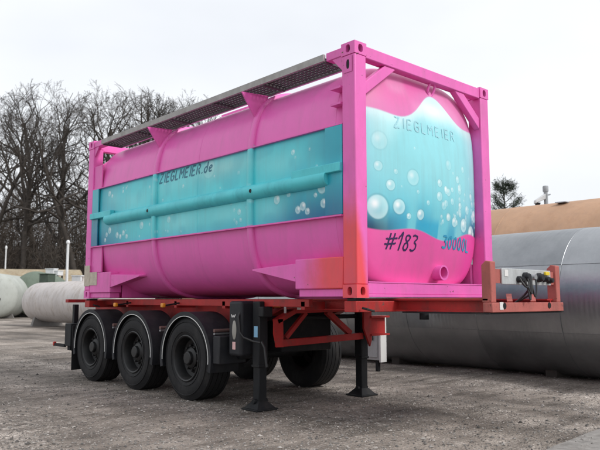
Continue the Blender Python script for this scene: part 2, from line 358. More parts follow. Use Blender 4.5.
# ------------------------------------------------------------------ ground
FL = [(0.2,3.05),(0.2,4.45),(0.2,5.82),(0.25,1.85),(2.1,1.85),(2.2,3.05),(2.2,4.45),(2.2,5.82),(4.8,4.3)]
def ground_z(x, y):
    h = (0.014*np.sin(x*1.1+0.7*y)+0.012*np.sin(1.9*y-0.6*x+1)+0.008*np.sin(3.3*x+2.1*y)+0.006*np.sin(5.1*x-4.3*y+2))
    k = np.ones_like(h)
    for fx, fy in FL: k = k*(1-np.exp(-(((x-fx)**2+(y-fy)**2)/0.6)**2))
    far = np.clip(1-(np.hypot(x, y)-14)/6, 0, 1)
    return h*k*far - 0.002
ax_ = np.concatenate([[-420,-200,-90,-45,-30], np.arange(-22, 22.01, .16), [30,45,90,200,420]])
gx, gy = np.meshgrid(ax_, ax_+0.0, indexing='xy'); gx = gx.ravel(); gy = gy.ravel()
nA = len(ax_); ii = (np.arange(nA-1)[:,None]*nA+np.arange(nA-1)[None,:]).ravel()
gnd = np_mesh('ground', np.stack([gx, gy, ground_z(gx, gy)], 1), np.stack([ii, ii+1, ii+nA+1, ii+nA], 1), m='gravel_ground')
gnd['kind'] = 'structure'

def scatter_stones(n):
    D = 2.6*np.exp(nrng.random(n)*math.log(17/2.6)); px = nrng.uniform(-40, 640, n)
    fx, fy = math.cos(rad(YAW)), math.sin(rad(YAW)); rx, ry = fy, -fx
    t = (px-300)/671.76
    x = cam.location.x + D*(fx+rx*t); y = cam.location.y + D*(fy+ry*t)
    sz = np.clip(np.exp(nrng.normal(-4.9, .45, n)), .004, .026)
    base = np.array([(1,0,0),(-1,0,0),(0,1,0),(0,-1,0),(0,0,1),(0,0,-.6)], float)
    tri = np.array([(0,2,4),(2,1,4),(1,3,4),(3,0,4),(2,0,5),(1,2,5),(3,1,5),(0,3,5)])
    V = base[None]*(1+nrng.uniform(-.35,.35,(n,6,3)))+nrng.uniform(-.2,.2,(n,6,3))
    a = nrng.uniform(0, 2*math.pi, n); ca, sa = np.cos(a), np.sin(a)
    V = V*np.stack([nrng.uniform(.8,1.3,n), nrng.uniform(.6,1,n), nrng.uniform(.4,.8,n)],1)[:,None,:]*sz[:,None,None]
    X = V[:,:,0]*ca[:,None]-V[:,:,1]*sa[:,None]+x[:,None]; Y = V[:,:,0]*sa[:,None]+V[:,:,1]*ca[:,None]+y[:,None]
    Z = V[:,:,2]+ground_z(x,y)[:,None]+sz[:,None]*.22
    vv = np.stack([X,Y,Z],2).reshape(-1,3); F = (tri[None]+6*np.arange(n)[:,None,None]).reshape(-1,3)
    lum = np.clip(np.exp(nrng.normal(-1.65,.45,n)), .06, .42)
    tint = np.repeat(np.stack([lum*1.05, lum*.97, lum*.90],1), 6, axis=0)
    ob = np_mesh('gravel', vv, tris=F, m='gravel_stone', smooth=False, attr=tint, attr_name='tint')
    ob['kind'] = 'stuff'; ob['label'] = 'loose grey brown gravel stones scattered over the muddy yard'
scatter_stones(46000)
def slab():
    """pale worn edge of a concrete apron in the near right corner"""
    pts = []
    for px, py in ((541,453),(556,446),(572,440),(588,433.5),(604,428.5),(640,417),(700,401),(900,425),(760,520),(600,520)):
        d = ray(px, py); t = -1.282/d.z; p = Vector(cam.location)+d*t; pts.append((p.x, p.y))
    mb = MB(); mb.hull([(x,y,-.03) for x,y in pts],[(x,y,.012) for x,y in pts]); o = mb.build('concrete_apron', 'worn_concrete', None, bevel=.008); o['kind'] = 'structure'
mat('worn_concrete', (.27, .255, .24), .85, var=.3, vscale=9, dirt=(.15, .135, .12), dirt_amt=.8, bump=.5, bscale=40)
slab()

# wooded rise behind the yard
def bank():
    mb = MB(); px = np.linspace(-260, 420, 40)
    rows = [(70, 0.0), (88, 1.2), (104, 6.0), (125, 9.5), (170, 11)]
    vs = []
    for D, h in rows:
        for q in px:
            x, y = ground_at(q, D); vs.append((x, y, h*(1+.18*math.sin(q*.05)+.1*math.sin(q*.13)) - .05))
    n = len(px)
    fs = [(r*n+i, r*n+i+1, (r+1)*n+i+1, (r+1)*n+i) for r in range(len(rows)-1) for i in range(n-1)]
    o = mb.add(vs, fs).build('wooded_bank', 'thicket'); o['kind'] = 'structure'
bank()

# ------------------------------------------------------------------ tank container
CL, CW, Z0, ZT = 6.058, 2.438, 1.30, 3.891
XC, ZC = 1.219, 2.585
TA, TB, TN = 1.178, 1.262, 3.6                       # half width, half height and squareness of the tank's rounded section
R = 1.22
def sec(phi, h=0.0):
    """point of the section at polar angle phi, h metres outside it"""
    c, s_ = np.cos(phi), np.sin(phi); r = 1/((np.abs(c)/TA)**TN+(np.abs(s_)/TB)**TN)**(1/TN) + h
    return XC+r*c, ZC+r*s_
YS, YE = 0.33, 5.70                                  # straight part of the tank
tk = thing('tank_container', 'pink and turquoise graffiti painted tank in a pink steel frame on the red trailer', 'tank container', (XC, CL/2, Z0))

# dished end profile: (radius, distance outwards from the straight part)
KR = .22; A1 = rad(71)
prof = [(R-KR+KR*math.cos(a), KR*math.sin(a)) for a in np.linspace(0, A1, 40)]
rk, tk0 = prof[-1]; RC = rk/math.cos(A1)
crown = [(RC*math.sin(b), tk0 + RC*math.cos(b)-RC*math.sin(A1)) for b in np.linspace(math.pi/2-A1, 0, 170)[1:]]
prof += crown
prof = np.array(prof)
P_R, P_T = prof[::-1,0], prof[::-1,1]
def front_y(x, z):
    r = R*((np.abs(np.asarray(x)-XC)/TA)**TN+(np.abs(np.asarray(z)-ZC)/TB)**TN)**(1/TN); return YS - np.interp(r, P_R, P_T)
def side_x(z): return XC - TA*np.maximum(1-(np.abs(np.asarray(z)-ZC)/TB)**TN, 0)**(1/TN)

def lin(*c): return np.array([((v/255+.055)/1.055)**2.4 if v > 10 else v/255/12.92 for v in c])
def smooth(a, b, x):
    t = np.clip((x-a)/(b-a), 0, 1); return t*t*(3-2*t)
def vnoise(u, v, seed, scale):
    g = np.random.default_rng(seed).random((64,64)); u = u*scale; v = v*scale
    i = np.floor(u).astype(int); j = np.floor(v).astype(int); a = u-i; b = v-j; a = a*a*(3-2*a); b = b*b*(3-2*b)
    q = lambda s,t: g[s%64, t%64]
    return (q(i,j)*(1-a)+q(i+1,j)*a)*(1-b)+(q(i,j+1)*(1-a)+q(i+1,j+1)*a)*b
def blend(c, t, col): return c*(1-t[:,None])+col[None]*t[:,None]
def bubbles(c, u, v, lst):
    """airbrushed bubbles of the mural: pale disc, dark rim line, white spot"""
    for bu, bv, r, k in lst:
        d = np.hypot(u-bu, v-bv)/r
        s = d < 1.25
        if not s.any(): continue
        dd = d[s]; cc = c[s]
        body = (1-smooth(.86,1.0,dd))*(.25+.45*smooth(.0,.9,dd))*k
        cc = blend(cc, body, lin(205,240,242))
        rim = np.exp(-((dd-1.0)/.09)**2)*.55*k
        cc = blend(cc, rim*.7, lin(70,140,155))
        hl = np.exp(-(np.hypot((u[s]-bu)/r+.25*1, (v[s]-bv)/r-.25)/.38)**2)*.95*k
        cc = blend(cc, np.clip(hl,0,1), lin(250,253,253))
        c[s] = cc
    return c
PK = np.array(PINK)
SIDE_BUB = [(5.35,2.95,.05,.7),(5.25,2.9,.035,.7),(4.9,2.93,.03,.6),(5.3,2.36,.055,.8),(5.4,2.3,.04,.7),(5.05,2.27,.05,.8),(4.95,2.24,.04,.9),(4.85,2.29,.045,.8),(4.75,2.23,.04,.8),
            (4.3,2.36,.06,.6),(4.0,2.42,.04,.6),(3.55,2.38,.05,.5),(1.95,2.33,.04,.55),(1.25,2.40,.055,.85),(1.05,2.44,.035,.7),(0.82,2.28,.05,1),(.9,2.25,.045,1),(.75,2.22,.04,1),
            (.62,2.38,.028,.9),(.52,2.45,.07,1),(.5,2.28,.05,1),(.98,2.9,.035,.7),(.44,2.62,.035,.6),(2.6,2.95,.13,.25),(3.2,2.8,.03,.5),(5.45,2.22,.035,.9)]
_b = random.Random(3)
SIDE_BUB += [(_b.uniform(.5,5.5), _b.uniform(2.18,3.0), _b.uniform(.012,.03), _b.uniform(.25,.5)) for _ in range(40)]
def side_colour(y, z):
    n = vnoise(y, z, 3, 1.4)
    c = np.tile(lin(50,203,215), (len(y),1))
    c = blend(c, smooth(.2,.85,n)*.55, lin(104,222,227))
    c = blend(c, np.exp(-((y-2.35)/.75)**2-((z-2.93)/.14)**2)*.75, lin(150,214,214))      # pale mist
    c = blend(c, np.exp(-((y-3.1)/1.6)**2)*smooth(2.5,2.2,z)*.6, lin(70,200,208))
    c = blend(c, smooth(4.5,5.6,y)*smooth(2.55,2.15,z)*.75, lin(8,105,150))               # deep water
    c = blend(c, smooth(1.9,.45,y)*smooth(2.55,2.15,z)*.92, lin(8,84,138))
    c = blend(c, smooth(1.4,.4,y)*.35*smooth(.3,.7,vnoise(y,z,9,3.1)), lin(8,110,150))
    c = blend(c, smooth(4.4,5.6,y)*.45, lin(14,128,158)); c = blend(c, smooth(1.6,.3,y)*.35, lin(16,140,168))
    for gy, gz, gr, ga in ((3.3,2.32,.5,.5),(2.2,2.33,.45,.45),(4.55,2.75,.4,.35),(1.2,2.8,.35,.35),(3.6,2.85,.5,.3),(1.35,2.3,.25,.35),(5.2,2.85,.25,.3)):
        c = blend(c, np.exp(-((y-gy)/gr)**2-((z-gz)/.13)**2)*ga, lin(150,236,238))
    c = blend(c, smooth(.55,.85,vnoise(y,z,21,5.0))*.18, lin(20,140,168))
    c = bubbles(c, y, z, SIDE_BUB)
    bz = (z > 3.07) | (z < 2.13)
    c[bz] = PK
    return c
FRONT_BUB = [(.39,2.23,.135,.95),(.66,2.25,.085,.95),(.55,2.47,.06,.8),(.40,2.66,.055,.6),(.98,2.19,.06,1),(.80,2.16,.035,.9),(.86,2.58,.09,.5),(.42,2.93,.10,.35),
             (1.30,2.42,.055,.6),(1.10,2.33,.03,.6),(1.42,2.52,.03,.5),(1.50,2.8,.06,.3),(1.48,2.2,.04,.9),(1.62,2.16,.06,.95),(1.85,2.14,.085,1),(2.08,2.06,.10,1),(1.95,2.33,.055,.7),
             (1.7,2.66,.045,.6),(1.75,2.36,.04,.8),(2.1,2.5,.05,.6),(.62,2.62,.03,.5),(1.85,2.80,.04,.5),(2.2,2.28,.08,1)]
FRONT_BUB += [(_b.uniform(1.3,2.35), _b.uniform(2.05,2.6), _b.uniform(.015,.05), _b.uniform(.3,.7)) for _ in range(46)] + [(_b.uniform(.35,2.2), _b.uniform(2.2,3.2), _b.uniform(.01,.03), _b.uniform(.2,.45)) for _ in range(8)]
def front_colour(x, z):
    n = vnoise(x, z, 5, 2.2); n2 = vnoise(x*1.0, z*.3, 6, 7.0)
    c = np.tile(lin(140,214,223), (len(x),1))
    c = blend(c, smooth(.3,.8,n)*.45, lin(196,236,238))
    c = blend(c, np.exp(-((x-1.35)/.42)**2-((z-3.42)/.13)**2)*.9, lin(236,248,248))
    zw = 2.0 + .03*np.sin(3.2*x+.4) + .035*np.sin(6.1*x+2.1)
    c = blend(c, smooth(2.75,2.1,z)*.75*(.6+.5*n2), lin(70,186,208))
    c = blend(c, smooth(.35,.05,z-zw)*.55*smooth(.35,.75,n2), lin(20,150,195))
    c = blend(c, ((x>.9)&(x<1.32)).astype(float)*smooth(2.2,2.08,z)*.75*smooth(.9,.93,x)*smooth(1.32,1.3,x), lin(25,165,205))
    c = blend(c, smooth(.28,.0,z-zw)*smooth(.85,.3,x)*.9, lin(6,44,82))
    c = blend(c, smooth(.26,.0,z-zw)*smooth(1.8,2.2,x)*.95, lin(6,46,88))
    c = bubbles(c, x, z, FRONT_BUB)
    zt = 3.28 + .32*np.exp(-((x-1.38)/.33)**2) - .05*np.exp(-((x-.72)/.25)**2) + .05*smooth(1.7,2.4,x) - .0*x
    lip = lin(214,120,182)
    up = smooth(-.012,.012,z-zt); c = blend(c, np.exp(-((z-zt)/.10)**2)*(z<zt)*.55, lin(226,242,244))
    top = np.tile(np.array([.70,.12,.38]), (len(x),1)); top = blend(top, smooth(.25,.0,z-zt)*.45, lip)
    top = blend(top, smooth(.4,.75,vnoise(x,z,8,2.7))*.35, lin(235,165,205))
    c = c*(1-up[:,None])+top*up[:,None]
    dn = smooth(.008,-.008,z-zw); low = np.tile(np.array([.78,.075,.36]), (len(x),1))
    low = blend(low, smooth(.3,.8,vnoise(x,z,12,1.9))*.25, lin(245,135,190))
    return c*(1-dn[:,None])+low*dn[:,None]

# shell: fine towards the open side, coarse elsewhere; angle 180 deg points to -x
ang = np.concatenate([np.linspace(rad(100), rad(262), 330), np.linspace(rad(262), rad(460), 60)[1:-1]])
ys = np.linspace(YS, YE, 620)
AA, YY = np.meshgrid(ang, ys, indexing='ij')
vx, vz = sec(AA); vx = vx.ravel(); vz = vz.ravel(); vy = YY.ravel()
na, ny = AA.shape; i0 = (np.arange(na)[:,None]*ny+np.arange(ny-1)[None,:]).ravel(); i1 = i0+1
q = np.stack([i0, (i0+ny)%(na*ny), (i1+ny)%(na*ny), i1], 1)
np_mesh('tank_shell', np.stack([vx,vy,vz],1), q[:, ::-1], m='mural_paint', parent=tk, attr=side_colour(vy, vz))
th = np.linspace(0, 2*math.pi, 721)[:-1]
def dish(name, y0, sgn, colour, step=1):
    pr = prof[::step] if step > 1 else prof
    if step > 1: pr = np.vstack([pr, prof[-1:]])
    T = th[::step]
    rr = np.maximum(pr[:,0], .002)
    ex, ez = sec(T); X = XC+(rr/R)[:,None]*(ex-XC)[None]; Z = ZC+(rr/R)[:,None]*(ez-ZC)[None]; Y = np.repeat((y0+sgn*pr[:,1])[:,None], len(T), 1)
    v = np.stack([X.ravel(), Y.ravel(), Z.ravel()],1); n = len(T); m_ = len(pr)
    a = (np.arange(m_-1)[:,None]*n+np.arange(n)[None]).ravel(); b_ = (np.arange(m_-1)[:,None]*n+((np.arange(n)+1)%n)[None]).ravel()
    Q = np.stack([a, b_, b_+n, a+n],1)
    if sgn > 0: Q = Q[:, ::-1]
    np_mesh(name, v, Q, m='mural_paint', parent=tk, attr=colour(v))
def fcol(v):
    cf = front_colour(v[:,0], v[:,2]); cs = side_colour(v[:,1], v[:,2])
    t = smooth(.17, .20, v[:,1])*(v[:,0] < .42); return cf*(1-t[:,None])+cs*t[:,None]
dish('front_dish', YS, -1, fcol)
dish('rear_dish', YE, 1, lambda v: side_colour(np.full(len(v), 5.5), v[:,2]), 4)

# stiffening rings, painted with the mural bands
for yr in (1.72, 3.92):
    A = np.linspace(0, 2*math.pi, 241)[:-1]; pr = [(-.052,-.004),(-.050,.030),(-.035,.040),(.035,.040),(.050,.030),(.052,-.004)]
    v = np.array([(sec(a,h)[0], yr+t, sec(a,h)[1]) for t, h in pr for a in A]); n = len(A)
    a = (np.arange(5)[:,None]*n+np.arange(n)[None]).ravel(); b_ = (np.arange(5)[:,None]*n+((np.arange(n)+1)%n)[None]).ravel()
    np_mesh('stiffening_ring', v, np.stack([a,a+n,b_+n,b_],1)[:, ::-1], m='mural_paint', parent=tk, attr=side_colour(v[:,1], v[:,2]))

for yr in (YS, 2.85, YE):      # weld beads
    A = np.linspace(0, 2*math.pi, 241)[:-1]; pr = [(-.009,-.001),(-.004,.0035),(.004,.0035),(.009,-.001)]
    v = np.array([(sec(a,h)[0], yr+t, sec(a,h)[1]) for t, h in pr for a in A]); n = len(A)
    a = (np.arange(3)[:,None]*n+np.arange(n)[None]).ravel(); b_ = (np.arange(3)[:,None]*n+((np.arange(n)+1)%n)[None]).ravel()
    np_mesh('weld_seam', v, np.stack([a,a+n,b_+n,b_],1)[:, ::-1], m='mural_paint', parent=tk, attr=side_colour(v[:,1], v[:,2]))

# corner posts with castings
def holed(mb, c, u, v, hw, hh, ow, oh, depth):
    """rectangular face pierced by an oval socket with depth"""
    c, u, v = Vector(c), Vector(u), Vector(v); nrm = u.cross(v); K = 24
    def rect(a):
        ca, sa = math.cos(a), math.sin(a); s = 1/max(abs(ca), abs(sa)); return ca*s*hw, sa*s*hh
    o_, i_, d_ = [], [], []
    for k in range(K):
        a = 2*math.pi*(k+.5)/K; x, y = rect(a); o_.append(c+u*x+v*y)
        ex = math.copysign(abs(math.cos(a))**.75, math.cos(a))*ow; ey = math.copysign(abs(math.sin(a))**.75, math.sin(a))*oh
        i_.append(c+u*ex+v*ey); d_.append(c+u*ex+v*ey-nrm*depth)
    fs = [(k,(k+1)%K,K+(k+1)%K,K+k) for k in range(K)] + [(K+k,K+(k+1)%K,2*K+(k+1)%K,2*K+k) for k in range(K)]
    mb.add(o_+i_+d_, fs); 
    # corner triangles of the rectangle
    for sx, sy in ((1,1),(-1,1),(-1,-1),(1,-1)):
        cs = c+u*hw*sx+v*hh*sy
        near = sorted(o_, key=lambda p: (p-cs).length)[:2]; mb.add([cs]+near, [(0,1,2)])
    mb2 = MB(); mb2.add([c-nrm*depth+u*ow*1.2*a+v*oh*1.2*b for a,b in ((-1,-1),(1,-1),(1,1),(-1,1))],[(0,1,2,3)])
    return mb2
def casting(par, x0, x1, y0, y1, z0, z1, sx, sy):
    """ISO corner block with sockets on its outer side (sx), its end (sy) and top or bottom"""
    mb = MB(); dark = MB()
    cx, cy, cz = (x0+x1)/2, (y0+y1)/2, (z0+z1)/2; hx, hy, hz = (x1-x0)/2, (y1-y0)/2, (z1-z0)/2
    fx, fy = (x0 if sx < 0 else x1), (y0 if sy < 0 else y1)
    d = holed(mb, (fx,cy,cz), (0,-1 if sx<0 else 1,0), (0,0,1), hy, hz, .030, .042, .05); dark.add(d.v, d.f)
    d = holed(mb, (cx,fy,cz), (1 if sy<0 else -1,0,0), (0,0,1), hx, hz, .034, .042, .05); dark.add(d.v, d.f)
    bx, by = (x1 if sx < 0 else x0), (y1 if sy < 0 else y0)
    mb.add([(bx,y0,z0),(bx,y1,z0),(bx,y1,z1),(bx,y0,z1)],[(0,1,2,3)]); mb.add([(x0,by,z0),(x1,by,z0),(x1,by,z1),(x0,by,z1)],[(0,1,2,3)])
    mb.add([(x0,y0,z0),(x1,y0,z0),(x1,y1,z0),(x0,y1,z0)],[(0,1,2,3)]); mb.add([(x0,y0,z1),(x1,y0,z1),(x1,y1,z1),(x0,y1,z1)],[(0,1,2,3)])
    mm = 'pink_coral_paint' if (par.get('two_tone')) else 'pink_paint'
    o = mb.build('corner_casting', mm, par, smooth=0)
    dark.build('casting_socket', 'black_steel', par, smooth=0)
PX, PY = .178, .19
for ix in (0,1):
    for iy in (0,1):
        x0, x1 = (0, PX) if ix == 0 else (CW-PX, CW)
        y0, y1 = (0, PY) if iy == 0 else (CL-PY, CL)
        e = .004
        po = MB()
        po.box(x0+e, x1-e, y0+e, y1-e, Z0+.13, ZT-.13)
        two = (ix, iy) == (0, 0)
        p_ = po.build('corner_post', 'pink_coral_paint' if two else 'pink_paint', tk, bevel=.012)
        if two: p_['two_tone'] = 1; p_['label'] = 'pink corner post fading to coral red near its foot'
        casting(p_, x0, x1, y0, y1, Z0, Z0+.13, -1 if ix == 0 else 1, -1 if iy == 0 else 1)
        casting(p_, x0, x1, y0, y1, ZT-.13, ZT, -1 if ix == 0 else 1, -1 if iy == 0 else 1)
MATS['pink_coral_paint'].node_tree.nodes  # object space starts at the container's base (z 1.30)
# slot below the front casting on the post's open side
holeplate = MB(); d = holed(holeplate, (-.002,.095,3.66), (0,-1,0), (0,0,1), .06, .085, .022, .05, .004); holeplate.build('slot_plate', 'pink_paint', tk, smooth=0); d.build('slot', 'black_steel', tk, smooth=0)

# end frames
for y0, y1, nm in ((0.012, .12, 'front'), (CL-.12, CL-.012, 'rear')):
    MB().box(PX, CW-PX, y0, y1, 3.745, 3.875).build('top_rail', 'pink_paint', tk, bevel=.01)
    b = MB().box(PX, CW-PX, y0, y1, 1.335, 1.45).build('bottom_rail', 'pink_paint', tk, bevel=.008)
    MB().box(PX, CW-PX, y0-.01, y1+.02, 1.306, 1.335).build('rail_flange', 'pink_paint', b, bevel=.004)
    MB().box(PX, CW-PX, y0-.006, y1+.02, 1.45, 1.462).build('rail_lip', 'pink_paint', b)
    ya = (y0+y1)/2
    for sx in (0, 1):
        X = (lambda v: v) if sx == 0 else (lambda v: CW-v)
        MB().hull([(X(PX), ya-.04, 3.36),(X(PX), ya-.04, 3.50),(X(.50), ya-.04, 3.746),(X(.68), ya-.04, 3.746)],
                  [(X(PX), ya+.04, 3.36),(X(PX), ya+.04, 3.50),(X(.50), ya+.04, 3.746),(X(.68), ya+.04, 3.746)]).build('corner_brace', 'pink_paint', tk, bevel=.008)
# longitudinal frame pieces at the corners (sides)
for sx in (0, 1):
    X = (lambda v: v) if sx == 0 else (lambda v: CW-v)
    def bx(x0, x1, *r): a, b_ = sorted((X(x0), X(x1))); return MB().box(a, b_, *r)
    for front in (1, 0):
        Yf = (lambda v: v) if front else (lambda v: CL-v)
        def by(x0, x1, y0, y1, z0, z1): c, d_ = sorted((Yf(y0), Yf(y1))); return bx(x0, x1, c, d_, z0, z1)
        blk = MB()
        coral = front and sx == 0
        # base block beside the post
        b = by(.004, .20, PY, .90, 1.39, 1.71 if front else 1.71).build('base_block', 'coral_block_paint' if coral else 'pink_paint', tk, bevel=.012)
        by(.03, .19, PY, .86, 1.312, 1.388).build('base_rail', 'pink_paint', b, bevel=.004)
        # saddle wing: wedge from the block to the stiffening ring
        yt = 1.70
        V3 = lambda x,y,z: (X(x), Yf(y), z)
        wg = MB().hull([V3(.012,.90,1.47), V3(.012,.90,1.665), V3(.20,.90,1.69), V3(.20,.90,1.50)],
                       [V3(.05,yt,1.615), V3(.05,yt,1.632), V3(.22,yt,1.66), V3(.24,yt,1.62)])
        wg.build('saddle_wing', 'pink_paint', tk, bevel=.004)
        # end web, turquoise, between the ledges
        if sx == 0:
            if not front: by(.006, .022, PY, .40, 2.14, 3.058).build('end_web', 'deep_blue_paint', tk)
        # ledges
        # stub rail at the top
        by(.01, .13, PY, .42 if front else .5, 3.775, 3.865).build('top_stub', 'pink_paint', tk, bevel=.006)
        MB().hull([V3(.02,PY,3.62),V3(.02,PY,3.775),V3(.02,.34,3.775)],[V3(.04,PY,3.62),V3(.04,PY,3.775),V3(.04,.34,3.775)]).build('corner_gusset', 'pink_paint', tk)
    xl = float(side_x(2.13))
    bx(-.012, xl+.02, PY+.002, CL-PY-.002, 2.118, 2.134).build('side_ledge', 'pink_paint', tk)
    bx(.012, xl+.02, PY+.002, CL-PY-.002, 3.062, 3.074).build('side_ledge', 'pink_paint', tk)
    # pipe along the flank with its end brackets
    for y0, y1 in ((PY+.002, .92), (5.15, CL-PY-.002)): bx(-.035, .04, y0, y1, 2.572, 2.665).build('pipe_bracket', 'turquoise_paint', tk, bevel=.007)
    p = MB().tube([(X(.038), .40, 2.535), (X(.038), 5.35, 2.535)], .088, 28).build('side_pipe', 'turquoise_paint', tk)
    for yy in (1.62, 3.98):
        if sx == 0: MB().lathe([(.0,.0),(.022,.0),(.022,.012)], (-.053, yy, 2.535), (1,0,0), 14).build('drain_hole', 'black_steel', p)
for y in (.90, 5.14): MB().box(.21, CW-.21, y, y+.016, 1.315, 1.62).build('gap_plate', 'pink_paint', tk)  # cross plates added to block the light gap under the tank
# plate closing the flank between the front post and the tank
A = np.linspace(2.14, 3.058, 60); Yw = np.linspace(PY+.003, .44, 30)
AA2, YY2 = np.meshgrid(A, Yw, indexing='ij'); wv_ = []
for off in (.008, .024): wv_.append(np.stack([np.full(AA2.size, off), YY2.ravel(), AA2.ravel()], 1))
i0 = (np.arange(59)[:,None]*30+np.arange(29)[None]).ravel(); wq = np.stack([i0, i0+1, i0+31, i0+30], 1)
edge = np.concatenate([np.arange(0,30), np.arange(59,1800,30)[1:], np.arange(1799,1769,-1)[1:], np.arange(1770,-1,-30)[1:]])
wq2 = np.stack([edge[:-1], edge[1:], edge[1:]+1800, edge[:-1]+1800], 1)
wvv = np.vstack(wv_); np_mesh('end_web', wvv, np.vstack([wq, wq[:, ::-1]+1800, wq2]), m='mural_paint', parent=tk, attr=side_colour(wvv[:,1], wvv[:,2]), smooth=False)
# rear panel of the left flank seen past the tank end
MB().box(.03, .05, 5.52, CL-PY, 1.72, 2.117).build('end_web', 'pink_paint', tk)
MB().box(.03, .05, 5.60, CL-PY, 3.075, 3.45).build('end_web', 'pink_paint', tk)
# small steps beside the front post
for z in (3.44, 3.27): MB().box(-.01, .14, .194, .34, z, z+.022).build('step', 'pink_paint', tk)

# walkway along the top left edge
wk = part_empty('walkway', tk, (.2, 3, 3.8))
WX0, WX1, WY0, WY1 = -.02, .37, .43, 5.56
mb = MB()
MB().box(WX0, WX0+.03, WY0, WY1, 3.778, 3.852).build('edge_bar', 'walkway_alloy', wk)
MB().box(WX1-.03, WX1, WY0, WY1, 3.775, 3.82).build('edge_bar', 'galvanised', wk)
for yy in np.linspace(WY0, WY1-.03, 6): MB().box(WX0+.03, WX1-.03, yy, yy+.03, 3.765, 3.80).build('cross_bar', 'grating_steel', wk)
g = MB()
for x in np.linspace(WX0+.06, WX1-.06, 6): g.box(x-.009, x+.009, WY0, WY1, 3.803, 3.820)
for y in np.arange(WY0+.02, WY1-.02, .062): g.box(WX0+.03, WX1-.03, y, y+.020, 3.806, 3.826)
gr = g.build('grating', 'grating_steel', wk, smooth=0); gr['kind'] = 'stuff'
for yy in (1.74, 3.95):
    xs = float(side_x(3.50)); 
    MB().hull([(-.10,yy-.01,3.735),(.30,yy-.01,3.765),(.30,yy-.01,3.58),(float(side_x(3.45))-.025,yy-.01,3.45)],
              [(-.10,yy+.01,3.735),(.30,yy+.01,3.765),(.30,yy+.01,3.58),(float(side_x(3.45))-.025,yy+.01,3.45)]).build('walkway_bracket', 'pink_paint', tk)
# spill box and lids on the crown
sb = MB().box(.72, 1.70, 2.1, 3.3, 3.82, 3.93).build('spill_box', 'pink_paint', tk, bevel=.012)
MB().lathe([(.26,0),(.26,.07),(.2,.10),(0,.11)], (1.219, 2.5, 3.93), (0,0,1), 28).build('manhole_lid', 'galvanised', sb)

# fittings on the front dish
fy = float(front_y(1.41, 1.58))
nz_ = MB().lathe([(.085,.12),(.085,-.10),(.065,-.10),(.065,.02),(0,.02)], (1.41, fy, 1.58), (0,1,0), 28).build('drain_nozzle', 'pink_paint', tk)
mb = MB()
fy = float(front_y(1.37, 3.66)); K = 28
ring = [(1.37+.055*math.cos(a), fy-.03-.03*math.sin(a), 3.69+.085*math.sin(a)) for a in np.linspace(0, 2*math.pi, K+1)]
mb.tube(ring, .014, 8, caps=False); mb.build('lifting_ring', 'pink_paint', tk)
lv = MB().tube([(2.30,.26,1.62),(2.30,.26,3.18)], .016, 10).build('level_tube', 'white_trim', tk)
for z in (1.75, 2.15, 2.55, 2.95): MB().lathe([(.0,0),(.026,0),(.026,.05),(0,.05)], (2.30,.26,z), (0,0,1), 12).build('tube_clip', 'black_steel', lv)

# beige marking plates taped to the rear corner
MB().box(-.006, -.001, 5.86, 6.05, 1.50, 1.83).build('marking_plate', 'beige_plate', tk)
MB().box(-.004, .0, 5.60, 5.86, 1.51, 1.72).build('marking_plate', 'beige_plate', tk)

# --------------------------------- lettering: hand drawn strokes laid on the curved surface
GL = {
 'Z': [[(0,1),(.6,1),(0,0),(.62,0)]], 'I': [[(.1,1),(.1,0)]], 'E': [[(.55,1),(0,1),(0,0),(.58,0)],[(0,.52),(.45,.52)]],
 'G': [[(.6,.85),(.42,1),(.15,1),(0,.75),(0,.2),(.2,0),(.5,0),(.62,.18),(.62,.48),(.35,.48)]], 'L': [[(0,1),(0,0),(.52,0)]],
 'M': [[(0,0),(0,1),(.35,.45),(.7,1),(.7,0)]], 'R': [[(0,0),(0,1),(.4,1),(.55,.8),(.45,.55),(0,.5)],[(.25,.5),(.6,0)]],
 '.': [[(.05,0),(.12,.06)]], 'd': [[(.5,1.05),(.5,0),(.15,0),(0,.2),(.05,.5),(.3,.6),(.5,.5)]], 'e': [[(.02,.32),(.5,.36),(.42,.6),(.12,.6),(0,.3),(.12,.02),(.5,.05)]],
 '#': [[(.22,1.0),(.1,-.02)],[(.55,1.02),(.42,0)],[(-.08,.64),(.82,.74)],[(-.12,.3),(.76,.42)]], '1': [[(-.12,.72),(.2,1.15),(.1,-.05)]],
 '8': [[(.5,.85),(.28,1.02),(.08,.85),(.15,.62),(.42,.42),(.45,.12),(.22,-.04),(.02,.14),(.1,.42),(.42,.62),(.5,.85)]], '3': [[(.02,.95),(.4,1.0),(.5,.8),(.2,.56),(.5,.42),(.5,.12),(.25,-.02),(0,.08)]],
 '0': [[(.3,1),(.06,.8),(.0,.35),(.15,.02),(.38,.05),(.5,.4),(.46,.8),(.3,1)]],
}
